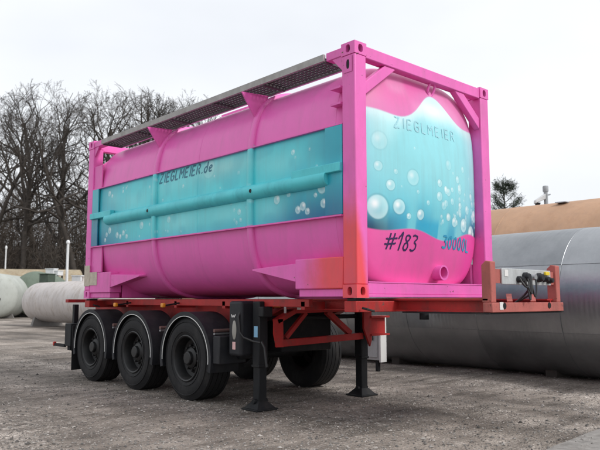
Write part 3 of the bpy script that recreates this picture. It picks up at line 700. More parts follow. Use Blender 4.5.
def text_part(name, txt, surf, org, du, dv, h, wstroke, adv, m, slant=0.0, outline=False, jitter=.0):
    mb = MB(); x = 0.0; r_ = random.Random(txt)
    for ch in txt:
        if ch == ' ': x += .5*h; continue
        wd = max(p[0] for st in GL[ch] for p in st)
        sets = [(0,0)] if not outline else [(-.045,-.03),(.045,.03)]
        for ox, oy in sets:
            for st in GL[ch]:
                if ch in 'GRde8300':
                    for _ in range(2):
                        st = [st[0]] + [q_ for a_, b_ in zip(st[:-1], st[1:]) for q_ in ((a_[0]*.75+b_[0]*.25, a_[1]*.75+b_[1]*.25), (a_[0]*.25+b_[0]*.75, a_[1]*.25+b_[1]*.75))] + [st[-1]]
                pts = []
                for (a, b), (c, d_) in zip(st[:-1], st[1:]):
                    k = max(2, int(math.hypot(c-a, d_-b)*h/.012))
                    pts += [(a+(c-a)*i/k, b+(d_-b)*i/k) for i in range(k)]
                pts.append(st[-1])
                U = [(x+(px_+ox+slant*py_)*h, (py_+oy)*h + r_.uniform(-1,1)*jitter*h*.2) for px_, py_ in pts]
                L_, R_ = [], []
                for i, (u, v) in enumerate(U):
                    a, b = U[max(i-1,0)], U[min(i+1,len(U)-1)]; tx, ty = b[0]-a[0], b[1]-a[1]; l = math.hypot(tx, ty) or 1
                    nx, ny_ = -ty/l*wstroke/2, tx/l*wstroke/2
                    L_.append(surf(org, u+nx, v+ny_, du, dv)); R_.append(surf(org, u-nx, v-ny_, du, dv))
                n = len(U); mb.add(L_+R_, [(i, i+1, n+i+1, n+i) for i in range(n-1)])
        x += (wd+adv)*h
    return mb.build(name, m, tk, smooth=0)
def on_side(org, u, v, du, dv):
    y, z = org[0]+du*u, org[1]+v; return (float(side_x(z))-.0015, y, z)
def on_front(org, u, v, du, dv):
    x, z = org[0]+u, org[1]+v+dv*u; return (x, float(front_y(x, z))-.004, z)
o = text_part('lettering', 'ZIEGLMEIER.de', on_side, (3.82, 2.915), -1, 0, .125, .016, .34, 'mural_letter_teal', slant=.22, outline=True)
o['label'] = 'dark teal outlined lettering on the turquoise flank'
o = text_part('lettering', '#183', on_front, (.50, 1.80), 1, .0, .165, .018, .22, 'marker_navy', slant=.18, jitter=.2)
o['label'] = 'dark handwritten number on the pink lower front'
o = text_part('lettering', '30000L', on_front, (1.42, 1.86), 1, -.03, .135, .022, .27, 'spray_blue', slant=.0, jitter=.3)
o['label'] = 'blue handwritten number at the lower right of the front'
mat('faded_spray', (0.32, 0.62, 0.70), 0.45, var=0.15)
o = text_part('lettering', 'ZIEGLMEIER', on_front, (.62, 3.10), 1, .01, .115, .016, .46, 'faded_spray', slant=.12, jitter=.25)
o['label'] = 'faint pale blue lettering on the upper front'

# ------------------------------------------------------------------ trailer
tr = thing('container_trailer', 'red three axle container semi trailer standing on black landing legs', 'trailer', (1.22, 3, 0))
for xa, xb in ((.60,.74), (1.70,1.84)):
    i0, i1 = xa+.05, xb-.05
    b = MB()
    web = [(-1.06,1.18),(1.8,1.18),(2.5,.93),(6.35,.93),(7.0,1.10),(7.0,1.275),(-1.06,1.275)]
    b.prism([(xa+.062,y,z) for y,z in web], (.016,0,0))
    b.box(xa,xb,-1.06,7.05,1.275,1.291)
    b.hull([(xa,-1.06,1.166),(xb,-1.06,1.166),(xb,-1.06,1.18),(xa,-1.06,1.18)],[(xa,1.8,1.166),(xb,1.8,1.166),(xb,1.8,1.18),(xa,1.8,1.18)])
    b.hull([(xa,1.8,1.166),(xb,1.8,1.166),(xb,1.8,1.18),(xa,1.8,1.18)],[(xa,2.5,.916),(xb,2.5,.916),(xb,2.5,.93),(xa,2.5,.93)])
    b.box(xa,xb,2.5,6.35,.916,.93)
    b.build('chassis_beam', 'red_paint', tr)
for y in (1.2, 2.3, 3.7, 5.1, 6.3): MB().box(.68,1.76,y-.05,y+.05,1.19 if y < 2 else 1.02,1.27).build('cross_member', 'red_paint', tr, bevel=.006)
# bolsters carrying the container, with twist locks
for y in (.10, 5.96):
    b = MB().box(.02,2.418,y-.07,y+.09,1.16,1.268).build('bolster', 'red_paint', tr, bevel=.006)
    for x in (.10, CW-.10):
        MB().box(x-.07,x+.07,y-.06,y+.06,1.269,1.297).build('twist_lock', 'black_steel', b, bevel=.005)
        MB().tube([(x-.02,y-.10,1.20),(x-.02,y-.16,1.19),(x+.05,y-.19,1.17)], .012, 8).build('lock_handle', 'black_steel', b)
# outer side rail under the container
MB().box(.30,.36,1.0,6.6,1.20,1.285).build('side_rail', 'red_paint', tr, bevel=.005)
MB().box(2.08,2.14,1.0,6.6,1.20,1.285).build('side_rail', 'red_paint', tr, bevel=.005)
for y in (1.1, 2.0, 2.6, 3.75, 5.15, 6.4): MB().box(.30,.62,y-.03,y+.03,1.17,1.26).build('outrigger', 'red_paint', tr)
# rear end
MB().box(.10,2.34,6.88,7.0,1.232,1.288).build('rear_crossbeam', 'red_paint', tr, bevel=.006)
for x in (.18, 2.20): MB().box(x,x+.08,6.80,6.88,.40,1.20).build('bumper_strut', 'black_steel', tr, bevel=.006)
bm_ = MB().box(.12,2.32,6.78,6.90,.42,.56).build('rear_bumper', 'black_steel', tr, bevel=.01)
for x in (.05, 2.2):
    lb = MB().box(x,x+.30,6.62,6.86,.50,.88).build('lamp_box', 'black_steel', tr, bevel=.01)
    MB().box(x+.03,x+.27,6.86,6.90,.62,.76).build('tail_lamp', 'red_lens', lb, bevel=.008)
arm = MB().bar((.08,6.9,.50),(.08,7.36,.50),.04,.05).build('marker_arm', 'black_steel', tr)
MB().box(.05,.10,7.31,7.36,.48,.55).build('marker_lamp', 'red_lens', arm, bevel=.01)
# gooseneck front with headboard and coupling panel
MB().box(.58,1.92,-1.12,-1.02,1.166,1.255).build('front_crossbeam', 'faded_red_paint', tr, bevel=.006)
MB().box(.56,1.96,-1.10,-.1,1.150,1.164).build('gooseneck_plate', 'black_steel', tr)
for x in (.60, 1.82):
    MB().prism([(x,-1.10,1.256),(x,-1.00,1.256),(x,-1.00,1.60),(x,-1.045,1.64),(x,-1.10,1.63)], (.085,0,0)).build('headboard_post', 'faded_red_paint', tr, bevel=.008)
    s = 1 if x < 1 else -1
    a, b_ = sorted((x+(.085 if s > 0 else 0), x+(.085 if s > 0 else 0)+s*.13))
    MB().box(a, b_, -1.075,-1.05,1.435,1.565).build('panel_tab', 'faded_red_paint', tr)
MB().box(.62,.70,-1.0,.5,1.285,1.297).build('gooseneck_strip', 'faded_red_paint', tr)
for x in (.98, 1.42):
    MB().bar((x,-1.06,1.26),(x+.12,-.98,1.33),.05,.02).build('pipe_clamp', 'faded_red_paint', tr)
cp = MB().box(.80,1.72,-1.095,-1.077,1.425,1.575).build('coupling_panel', 'aluminium_panel', tr, bevel=.004)
def socket(x, z, r, m='black_plastic'):
    MB().lathe([(0,-.06),(r*.75,-.06),(r*.9,-.05),(r*.9,-.03),(r*1.15,-.028),(r*1.15,0)], (x,-1.096,z), (0,1,0), 20).build('socket', m, cp)
for x, z, r in ((1.20,1.50,.040),(1.08,1.475,.028),(1.46,1.50,.040),(1.57,1.49,.028),(1.66,1.475,.028)): socket(x, z, r)
MB().box(1.58,1.66,-1.12,-1.096,1.525,1.562).build('coupling_head', 'yellow_plastic', cp, bevel=.006)
MB().lathe([(0,-.05),(.03,-.05),(.03,0)], (1.33,-1.096,1.50), (0,1,0), 16).build('coupling_head', 'galvanised', cp)
MB().box(.84,.90,-1.10,-1.096,1.50,1.56).build('rating_plate', 'sticker_white', cp)
for k, (xa, xb, dp) in enumerate(((1.08,1.24,.14),(1.10,1.20,.20),(1.20,1.30,.17),(1.02,1.16,.08))):
    pts = [(xa+(xb-xa)*t+.015*math.sin(6*t+k), -1.15-.035*math.sin(math.pi*t), 1.48-dp*math.sin(math.pi*t)) for t in np.linspace(0,1,14)]
    MB().tube(pts, .009, 7).build('cable', 'rubber_cable', cp)
pts = [(1.21+.02*math.sin(4*t), -1.13+.14*t, 1.38-.13*t) for t in np.linspace(0,1,8)]
MB().tube(pts, .011, 7).build('air_hose', 'rubber_cable', cp)
MB().tube([(1.27,-1.13,1.40),(1.29,-1.08,1.32),(1.26,-1.0,1.27)], .010, 7).build('air_hose', 'rubber_cable', cp)
for x in (.78, 1.62): MB().lathe([(0,0),(.03,0),(.03,.02),(0,.03)], (x,-1.125,1.225), (0,1,0), 14).build('bolt_cap', 'black_steel', tr)
MB().box(.70,.76,-1.124,-1.121,1.19,1.26).build('rating_plate', 'sticker_white', tr)
MB().tube([(1.05,.0,1.15),(1.05,.0,1.07)], .05, 16).build('king_pin', 'black_steel', tr)

# wheels, built once
def wheel(parent, x, y, zc, side):
    """side -1: outer face towards -x"""
    w_ = part_empty('wheel', parent, (x, y, zc)); o = (x, y, zc); ax = (side,0,0)
    RO, WI = .535, .385; h = WI/2
    t = MB()
    pr = [(.29,-h+.02),(.31,-h+.005),(.36,-h-.004),(.44,-h-.006),(.495,-h+.012),(.522,-h+.035)]
    ts = [-h+.04, -.115, -.105, -.04, -.03, .03, .04, .105, .115, h-.04]
    pr += [(RO,ts[0]),(RO+.001,ts[1]),(RO-.012,ts[1]+.002),(RO-.012,ts[2]-.002),(RO+.001,ts[2]),(RO+.002,ts[3]),(RO-.012,ts[3]+.002),(RO-.012,ts[4]-.002),(RO+.002,ts[4]),
           (RO+.002,ts[5]),(RO-.012,ts[5]+.002),(RO-.012,ts[6]-.002),(RO+.002,ts[6]),(RO+.001,ts[7]),(RO-.012,ts[7]+.002),(RO-.012,ts[8]-.002),(RO+.001,ts[8]),(RO,ts[9])]
    pr += [(r, -t_) for r, t_ in pr[:6][::-1]]
    t.lathe(pr, o, ax, 72)
    # raised ribs on the sidewall
    for rr_ in (.345,.465): t.lathe([(rr_-.006, h+.0035),(rr_-.003, h+.009),(rr_+.003, h+.009),(rr_+.006, h+.0035)], o, ax, 72)
    t.build('tyre', 'rubber', w_, smooth=35)
    r_ = MB(); 
    r_.lathe([(.292,h-.02),(.30,h-.002),(.288,h+.006),(.272,h-.004),(.262,h-.03),(.252,h-.09),(.245,h-.13),(.20,h-.145),(.175,h-.12),(.135,h-.115),(.13,h-.10)], o, ax, 64)
    r_.lathe([(.292,-h+.02),(.25,-h+.05),(.24,h-.14)], o, ax, 40)
    r_.build('rim', 'rim_black', w_, smooth=35)
    hb = MB(); hb.lathe([(.132,h-.12),(.132,h-.08),(.11,h-.065),(.088,h-.06),(.082,h-.025),(.07,h-.015),(0,h-.013)], o, ax, 40)
    hb.build('hub', 'rim_black', w_, smooth=35)
    nt = MB()
    for k in range(10):
        a = 2*math.pi*k/10+.2; c0 = Vector(o)+Vector((0,math.cos(a)*.158,math.sin(a)*.158))+Vector((side*(h-.118),0,0))
        nt.lathe([(.017,0),(.017,.03),(.012,.042),(0,.044)], c0, ax, 6)
    nt.build('wheel_nuts', 'rim_black', w_, smooth=0)['kind'] = 'stuff'
    return w_
AY = (3.05, 4.44, 5.82)
wl0 = wheel(tr, .225, AY[0], .53, -1); wr0 = wheel(tr, CW-.225, AY[0], .53, 1)
tro = Vector(tr['wl'])
for y in AY[1:]:
    copy_part(wl0, tr, Vector((.225,y,.53))-tro); copy_part(wr0, tr, Vector((CW-.225,y,.53))-tro)
for y in AY:
    MB().tube([(.36,y,.53),(CW-.36,y,.53)], .075, 16).build('axle', 'black_steel', tr)
    for x in (.67, 1.77):
        MB().box(x-.05,x+.05,y-.14,y+.42,.60,.70).build('suspension_arm', 'black_steel', tr, bevel=.01)
        MB().lathe([(.10,0),(.14,.03),(.12,.10),(.14,.17),(.10,.215)], (x,y-.22,.70), (0,0,1), 20).build('air_spring', 'rubber', tr)
        MB().hull([(x-.05,y+.36,.60),(x+.05,y+.36,.60),(x+.05,y+.50,.60),(x-.05,y+.50,.60)],[(x-.05,y+.22,.916),(x+.05,y+.22,.916),(x+.05,y+.55,.916),(x-.05,y+.55,.916)]).build('hanger', 'red_paint', tr)

# fenders: arc shells with a pale edge strip
def fender(parent, x0, x1, y, out, a0=-14):
    RI = .585; A = np.linspace(rad(a0), rad(194), 44)
    f = part_empty('fender', parent, (x0, y, .53)); mb = MB()
    ring = []
    for a in A:
        cy, cz = math.cos(a), math.sin(a)
        ring.append([(x0,y-cy*RI,.53+cz*RI),(x1,y-cy*RI,.53+cz*RI),(x1,y-cy*(RI+.012),.53+cz*(RI+.012)),(x0,y-cy*(RI+.012),.53+cz*(RI+.012))])
    vs = [p for r_ in ring for p in r_]; n = len(ring)
    fs = [(4*i+j, 4*i+(j+1)%4, 4*i+4+(j+1)%4, 4*i+4+j) for i in range(n-1) for j in range(4)] + [(0,1,2,3), (4*n-4,4*n-3,4*n-2,4*n-1)]
    mb.add(vs, fs)
    xe = x0 if out < 0 else x1     # rolled lip down the open side
    vs = []
    for a in A:
        cy, cz = math.cos(a), math.sin(a)
        for rr_ in (RI-.045, RI+.014): vs += [(xe+out*.004,y-cy*rr_,.53+cz*rr_),(xe-out*.006,y-cy*rr_,.53+cz*rr_)]
    fs = [(4*i+j, 4*i+k, 4*i+4+k, 4*i+4+j) for i in range(n-1) for j,k in ((0,1),(1,3),(3,2),(2,0))]
    mb.add(vs, fs)
    mb.build('fender_shell', 'black_plastic', f, smooth=35)
    st = MB(); vs = []
    for a in A[2:-2]:
        cy, cz = math.cos(a), math.sin(a)
        for rr_ in (RI-.049, RI-.041): vs += [(xe+out*.009,y-cy*rr_,.53+cz*rr_),(xe+out*.002,y-cy*rr_,.53+cz*rr_)]
    m_ = len(A[2:-2])
    st.add(vs, [(4*i+j, 4*i+k, 4*i+4+k, 4*i+4+j) for i in range(m_-1) for j,k in ((0,1),(1,3),(3,2),(2,0))])
    st.build('edge_trim', 'white_trim', f)
    return f
fl0 = fender(tr, .015, .44, AY[0], -1); fr0 = fender(tr, CW-.44, CW-.015, AY[0], 1, 66)
for y in AY[1:]:
    copy_part(fl0, tr, Vector((.015,y,.53))-tro); copy_part(fr0, tr, Vector((CW-.44,y,.53))-tro)
for yb in (2.46, 3.745, 5.13):
    MB().tube([(.06,yb,.90),(.62,yb,.90)], .022, 12).build('fender_bracket', 'rusty_steel', tr)
    MB().tube([(.06,yb,.86),(.62,yb,.86)], .014, 12).build('fender_bracket', 'galvanised', tr)
MB().box(.03,.44,2.30,2.44,.50,.84).build('fender_skirt', 'black_plastic', tr, bevel=.012)
MB().box(.03,.42,6.50,6.515,.12,.85).build('mud_flap', 'rubber', tr, bevel=.004)
MB().box(2.02,2.41,6.50,6.515,.12,.85).build('mud_flap', 'rubber', tr, bevel=.004)
for y in (3.62, 5.0):
    l_ = MB().box(.02,.07,y,y+.07,1.175,1.235).build('marker_lamp', 'amber_plastic', tr, bevel=.012)
    MB().bar((.06,y+.035,1.20),(.33,y+.035,1.24),.03,.02).build('lamp_bracket', 'black_steel', l_)

MB().box(.78,1.66,2.02,2.75,.62,1.15).build('occluder_box', 'black_steel', tr, bevel=.015)  # added black box, keeps light from showing through between the beams
MB().tube([(.36,1.86,1.06),(1.99,1.86,1.06)], .03, 12).build('gear_shaft', 'black_steel', tr)
# document / tool case
bxp = MB().box(.10,.34,1.965,2.22,.61,1.265).build('tool_case', 'black_plastic', tr, bevel=.035, seg=4)
fx = .0985
pl = MB().lathe([(0,.0),(.045,.0),(.05,.004),(.05,.012)], (0,0,0), (1,0,0), 24)
pl.v = [(fx-.002+v[0]*.6, 2.10+v[1]*.85, .92+v[2]*2.3) for v in pl.v]; pl.build('inspection_window', 'dull_window', bxp)
MB().box(fx-.002,fx,2.07,2.13,.69,.78).build('sticker', 'sticker_pink', bxp)
wm = MB()
for a, b_ in (((2.155,1.105),(2.14,1.07)),((2.14,1.07),(2.12,1.095)),((2.12,1.095),(2.10,1.07)),((2.10,1.07),(2.075,1.105))):
    wm.bar((fx-.001,a[0],a[1]),(fx-.001,b_[0],b_[1]),.012,.003,up=(1,0,0))
wm.build('maker_mark', 'sticker_white', bxp, smooth=0)

# landing legs
def leg(x, yc, inner):
    l_ = part_empty('landing_leg', tr, (x, yc, 0)); h = .066
    MB().box(x-h,x+h,yc-h,yc+h,.50,1.262).build('outer_tube', 'black_steel', l_, bevel=.012)
    MB().box(x-.058,x+.058,yc-.058,yc+.058,.06,.50).build('inner_tube', 'black_steel', l_, bevel=.01)
    MB().box(x-.073,x+.073,yc-.073,yc+.073,.49,.52).build('leg_collar', 'black_steel', l_, bevel=.006)
    ft = MB(); ft.hull([(x-.16,yc-.15,.0),(x+.16,yc-.15,.0),(x+.16,yc+.15,.0),(x-.16,yc+.15,.0)],[(x-.16,yc-.15,.02),(x+.16,yc-.15,.02),(x+.16,yc+.15,.02),(x-.16,yc+.15,.02)])
    ft.hull([(x-.14,yc-.13,.02),(x+.14,yc-.13,.02),(x+.14,yc+.13,.02),(x-.14,yc+.13,.02)],[(x-.064,yc-.06,.10),(x+.064,yc-.06,.10),(x+.064,yc+.06,.10),(x-.064,yc+.06,.10)])
    ft.tube([(x-.10,yc,.10),(x+.10,yc,.10)], .03, 12)
    ft.build('foot_plate', 'black_steel', l_, bevel=.005)
    return l_
LX = (.29, 2.06); LY = 1.84
ln = leg(LX[0], LY, 1); lf = leg(LX[1], LY, -1)
MB().box(LX[0]-.069,LX[0]-.0665,LY-.035,LY+.035,.84,.97).build('sticker', 'sticker_blue', ln)
gb = MB().box(LX[0]-.09,LX[0]+.06,LY-.16,LY-.067,1.08,1.20).build('gear_box', 'black_steel', ln, bevel=.012)
crank = MB().tube([(.20,2.02,1.12),(.10,2.00,1.12),(.08,1.99,1.08),(.08,1.96,.90),(.09,1.90,.84),(.10,1.72,.80),(.12,1.62,.79)], .013, 10)
crank.build('crank_handle', 'rim_black', ln)
MB().tube([(.12,1.60,.80),(.12,1.55,.74),(.13,1.52,.52)], .014, 8).build('crank_grip', 'rubber_cable', ln)
# red bracing between the legs
for xa in (.50, 1.90):
    pass
yb = 1.74
br = MB(); MB().bar((.44,yb,1.02),(.72,yb,1.14),.10,.06).build('leg_brace', 'red_paint', tr, bevel=.004)
MB().bar((.72,yb,1.14),(1.92,yb,1.16),.10,.05).build('leg_brace', 'red_paint', tr, bevel=.004)
MB().bar((.46,yb,.76),(1.96,yb,.80),.07,.085).build('leg_brace', 'red_paint', tr, bevel=.006)
MB().prism([(.38,yb-.05,1.05),(.52,yb-.05,1.05),(.53,yb-.05,.72),(.42,yb-.05,.72),(.38,yb-.05,.88)], (0,.02,0)).build('brace_plate', 'red_paint', tr)
MB().bar((.62,yb+.02,.82),(.95,yb+.02,1.12),.05,.05).build('leg_brace', 'red_paint', tr)
MB().bar((1.75,yb+.02,.84),(1.32,yb+.02,1.13),.06,.07).build('leg_brace', 'red_paint', tr)
MB().prism([(1.90,yb-.10,1.15),(2.05,yb-.10,1.15),(2.05,yb-.10,.74),(2.02,yb-.10,.66),(1.90,yb-.10,.90)], (0,.03,0)).build('brace_plate', 'red_paint', tr)
st = MB(); st.box(2.03,2.40,yb-.12,yb+.06,1.04,1.065); st.box(2.03,2.40,yb-.12,yb+.06,.80,.825); st.box(2.04,2.37,yb-.06,yb-.04,.825,1.04)
st.build('side_bracket', 'red_paint', tr)
# brake gear and tanks between the beams
MB().lathe([(0,0),(.09,.02),(.115,.06),(.115,.50),(.09,.54),(0,.56)], (.95,2.15,.74), (1,0,0), 24).build('air_reservoir', 'black_steel', tr)
for y in AY:
    for x in (.62, 1.70): MB().lathe([(0,0),(.07,.01),(.085,.04),(.085,.10),(.07,.13),(0,.14)], (x,y-.18,.62), (0,1,0), 16).build('brake_chamber', 'black_steel', tr)
# small plates on the beam beside the case
MB().box(.594,.598,1.83,1.97,1.19,1.225).build('sticker', 'amber_plastic', tr)
MB().box(.594,.598,1.72,1.76,1.12,1.22).build('sticker', 'sticker_white', tr)
MB().box(.592,.596,1.36,1.52,1.165,1.21).build('sticker', 'sticker_white', tr)
MB().box(.56,.60,1.40,1.66,1.19,1.262).build('pad_plate', 'faded_red_paint', tr)
MB().box(.32,.62,2.25,2.42,.55,1.16).build('valve_box', 'black_steel', tr, bevel=.01)

# ------------------------------------------------------------------ steel clad tank on the right
SX, SZ, SR = 6.35, 1.25, 1.22
SY0, SY1 = -7.0, 9.0
stank = thing('steel_tank', 'long grey sheet steel clad tank lying beyond the trailer', 'tank', (SX, 1, 0))
MB().lathe([(0,0),(SR-.015,0),(SR-.015,SY1-SY0),(0,SY1-SY0)], (SX,SY0,SZ), (0,1,0), 72).build('inner_drum', 'grey_paint', stank)
edges = [-7.0,-5.4,-3.9,-2.45,-1.0,.55,2.05,3.55,5.1,6.6,7.9,9.0]
k_ = 0
for i in range(len(edges)-1):
    # upper, shoulder and belly sheets; each row's seam slightly off
    for a0, a1, lift in ((80,152,.010),(150,205,.004),(203,285,.008)):
        sh = rng.uniform(-.16,.16) if a0 != 80 else 0
        y0, y1 = edges[i]+sh*0+.0, edges[i+1]+.02
        rr_ = SR+lift+(.003 if (i % 2) else 0)
        mb = MB(); n = 22; A = np.linspace(rad(a0), rad(a1), n+1)
        vs = []
        for a in A:
            for r2 in (rr_-.002, rr_):
                for y in (y0, y1): vs.append((SX+r2*math.cos(a), y, SZ+r2*math.sin(a)))
        fs = []
        for j in range(n):
            o = 4*j; fs += [(o+2,o+3,o+7,o+6),(o,o+4,o+5,o+1),(o+0,o+2,o+6,o+4),(o+1,o+5,o+7,o+3)]
        fs += [(0,1,3,2),(4*n,4*n+2,4*n+3,4*n+1)]
        mb.add(vs, fs).build('cladding_sheet', 'steel_cladding', stank, smooth=30)
        if a0 == 80: # far side in one sheet, never seen closely
            pass
for e in edges[1:-1]:
    sm = MB(); sm.lathe([(SR+.010,0),(SR+.0145,.003),(SR+.0145,.010),(SR+.010,.013)], (SX,e-.006,SZ), (0,1,0), 60); sm.build('seam_band', 'steel_cladding', stank, smooth=30)

for y in (-5.5,-2.2,1.1,4.4,7.6): MB().box(SX-.5,SX+.9,y-.1,y+.1,-.02,.16).build('timber_bearer', 'timber', stank, bevel=.01)

# grey cabinet standing between the trailer and the steel tank
cb = thing('metal_cabinet', 'pale grey metal cabinet standing behind the far landing leg', 'cabinet', (4.7,4.2,0))
MB().box(4.46,4.58,3.60,4.12,.20,.99).build('body', 'cabinet_grey', cb, bevel=.01)
MB().box(4.445,4.458,3.66,4.06,.25,.95).build('door', 'cabinet_grey', cb, bevel=.004)
MB().box(4.44,4.60,3.56,3.598,.17,1.0).build('corner_rail', 'white_trim', cb, bevel=.004)
MB().tube([(4.43,3.74,.55),(4.43,3.74,.68)], .012, 8).build('handle', 'black_steel', cb)
for x in (4.52,):
    for y in (3.70,4.05): MB().box(x-.03,x+.03,y-.03,y+.03,-.02,.20).build('foot', 'black_steel', cb)

# tan tank behind
def big_tank(name, label, cx, cy, rz, r, length, zc, m, depth=.35, group=None, n=64):
    """axis along local y, centre of the barrel at the origin, dished ends"""
    t = local_thing(name, label, 'tank', (cx,cy,0), rz, group)
    h = length/2; pe = [(r*math.cos(a), depth*r*math.sin(a)) for a in np.linspace(0, math.pi/2, 12)]
    pr = [(q, -h-d) for q, d in pe[::-1]] + [(q, h+d) for q, d in pe]
    MB().lathe(pr, (0,0,zc), (0,1,0), n).build('tank_barrel', m, t, smooth=50)
    return t
def weld(t, r, ys, zc, m):
    for y in ys: MB().lathe([(r-.004,-.02),(r+.006,-.012),(r+.006,.012),(r-.004,.02)], (0,y,zc), (0,1,0), 48).build('weld_seam', m, t)
def feet(t, r, ys, zc, m, wdt=.7):
    for y in ys:
        mb = MB(); mb.hull([(-r*wdt,y-.12,0),(r*wdt,y-.12,0),(r*wdt,y+.12,0),(-r*wdt,y+.12,0)],[(-r*wdt*.8,y-.1,zc-r*.72),(r*wdt*.8,y-.1,zc-r*.72),(r*wdt*.8,y+.1,zc-r*.72),(-r*wdt*.8,y+.1,zc-r*.72)])
        mb.build('foot', m, t)
tt = big_tank('tan_tank', 'large tan brown tank lying behind the grey steel tank', 10.4, 4.0, 0, 1.66, 26, 1.90, 'tan_tank_paint')
weld(tt, 1.66, (-9.5,-6.4,-3.2,0,3.2,6.4), 1.90, 'tan_tank_paint'); feet(tt, 1.66, (-9,-3,3,9), 1.90, 'concrete_foot')
mh = MB().lathe([(.22,0),(.22,.08),(.26,.08),(.26,.12),(.12,.16),(0,.17)], (0,-3.1,3.54), (0,0,1), 24).build('manhole', 'tan_tank_paint', tt)
MB().box(-.7,-.3,-1.4,-1.15,3.47,3.49).build('patch_plate', 'galvanised', tt)

# yard camera on its pole
x, y = ground_at(550, 26)
cp_ = local_thing('camera_pole', 'grey pole with white yard camera above the tan tank', 'camera pole', (x,y,0), rad(140))
MB().tube([(0,0,0),(0,0,5.55)], [.085,.075], 16).build('pole', 'grey_paint', cp_)
MB().lathe([(0,0),(.10,.0),(.11,.05),(.11,.20),(.09,.24),(0,.25)], (0,0,5.50), (0,0,1), 20).build('pole_cap', 'grey_paint', cp_)
hd = MB().hull([(.05,-.13,5.20),(.05,.13,5.20),(.05,.13,5.42),(.05,-.13,5.42)],[(.46,-.11,5.02),(.46,.11,5.02),(.46,.11,5.16),(.46,-.11,5.16)]).build('camera_head', 'white_paint', cp_, bevel=.03)
MB().lathe([(0,-.12),(.09,-.08),(.12,0)], (.34,0,5.06), (0,0,1), 18).build('lens_dome', 'black_plastic', hd)
MB().bar((0,0,5.36),(-.18,0,5.40),.06,.05).build('mount_arm', 'grey_paint', cp_)

# ------------------------------------------------------------------ tanks on the left
ct = big_tank('cream_tank', 'dirty cream white tank on feet beside the trailer rear', 8.40, 24.6, 0, .96, 9.4, 1.17, 'cream_tank_paint', .42)
weld(ct, .96, (-3.4,-1.2,1.2,3.4), 1.17, 'cream_tank_paint'); feet(ct, .96, (-3.6,-1.0,3.9), 1.17, 'concrete_foot', .8)
MB().lathe([(.07,0),(.07,.16),(.09,.16),(.09,.20),(0,.20)], (-.2,-.5,2.1), (0,0,1), 14).build('pipe_stub', 'cream_tank_paint', ct)
x, y = ground_at(-4.5, 45.5)
d1 = big_tank('pale_green_tank', 'pale grey green tank with domed end at the left edge', x+2.2, y+3.6, rad(-33), 1.53, 8.0, 1.55, 'pale_green_tank_paint', .5)
feet(d1, 1.53, (-3,3), 1.55, 'concrete_foot')
weld(d1, 1.53, (-3.6,-1.2,1.2), 1.55, 'pale_green_tank_paint')
for qx, qz in ((.28,-.22),(.52,-.24),(.10,-.20)):
    qy = -4-.765*math.sqrt(1-(qx*qx+qz*qz)/1.53**2); MB().box(qx-.045,qx+.045,qy-.06,qy+.04,1.55+qz-.07,1.55+qz+.07).build('valve', 'black_steel', d1)
x, y = ground_at(64, 50)
g1 = big_tank('green_tank', 'weathered green tank behind the cream tank', x, y+4, rad(-30), 1.65, 7.0, 1.72, 'green_tank_paint', .35)
feet(g1, 1.65, (-2.5,2.5), 1.72, 'concrete_foot')
x, y = ground_at(38, 56)
g2 = big_tank('green_tank', 'dark green tank between the pale green and the cream tank', x, y+3, rad(-25), 1.55, 7.0, 1.62, 'green_tank_paint', .3)
feet(g2, 1.55, (-2.5,2.5), 1.62, 'concrete_foot')
x, y = ground_at(4, 64)
b1 = big_tank('rusty_beige_tank', 'rust streaked beige tank lying behind the pale green one', x, y, rad(62), 1.75, 13.5, 2.45, 'rust_beige_tank_paint', .25)
weld(b1, 1.75, (-5,-2.5,0,2.5,5), 2.45, 'rust_beige_tank_paint'); feet(b1, 1.75, (-5,0,5), 2.45, 'concrete_foot')
def yard_box(px, D, w_, d_, h_, z0, m, name, label, cat, rz=.5, leg_m='black_steel'):
    x, y = ground_at(px, D); t = local_thing(name, label, cat, (x,y,0), rz)
    MB().box(-w_/2,w_/2,-d_/2,d_/2,z0,z0+h_).build('body', m, t, bevel=.03)
    MB().box(-w_/2-.04,w_/2+.04,-d_/2-.04,d_/2+.04,z0+h_,z0+h_+.06).build('lid', m, t)
    for sx in (-1,1):
        for sy in (-1,1): MB().box(sx*w_*.42-.05,sx*w_*.42+.05,sy*d_*.42-.05,sy*d_*.42+.05,-.02,z0).build('leg', leg_m, t)
    return t
yard_box(46.5, 46.5, .75, .75, .60, 2.42, 'dark_green_paint', 'control_box', 'dark green control box on legs over the tanks', 'control box')
yard_box(50.5, 60, .55, .9, .65, 3.35, 'white_paint', 'white_box', 'left small white box on legs behind the dark green box', 'equipment box')
yard_box(55.5, 60, .7, .9, .40, 3.42, 'white_paint', 'white_box', 'right flat white box on legs behind the dark green box', 'equipment box')
yard_box(80, 48, 1.0, .8, .85, 2.1, 'white_paint', 'white_box', 'white box on legs just left of the pink rear corner', 'equipment box')
yard_box(2, 68, 2.2, 1.6, .5, 3.75, 'blue_sheet', 'blue_container', 'blue topped bin at the left edge behind the tanks', 'bin')

def lamp(px, D, top, r, label):
    x, y = ground_at(px, D); t = local_thing('lamp_post', label, 'lamp post', (x,y,0), rad(-42), 'lamp posts at the edge of the wood')
    MB().tube([(0,0,0),(0,0,top*.5),(0,0,top)], [r*1.15,r,r*.9], 12).build('pole', 'white_paint', t)
    MB().lathe([(0,0),(r*1.35,0),(r*1.5,.06),(r*1.2,.22),(r*.5,.30),(0,.31)], (0,0,top), (0,0,1), 16).build('lamp_head', 'white_paint', t)
    MB().lathe([(0,-.08),(r*1.1,-.05),(r*1.25,0)], (0,0,top), (0,0,1), 16).build('diffuser', 'sticker_white', t)
lamp(66, 62, 6.5, .125, 'thick white lamp post left of the pink container frame')
lamp(3.8, 66, 6.3, .075, 'thin white lamp post at the left edge before the trees')

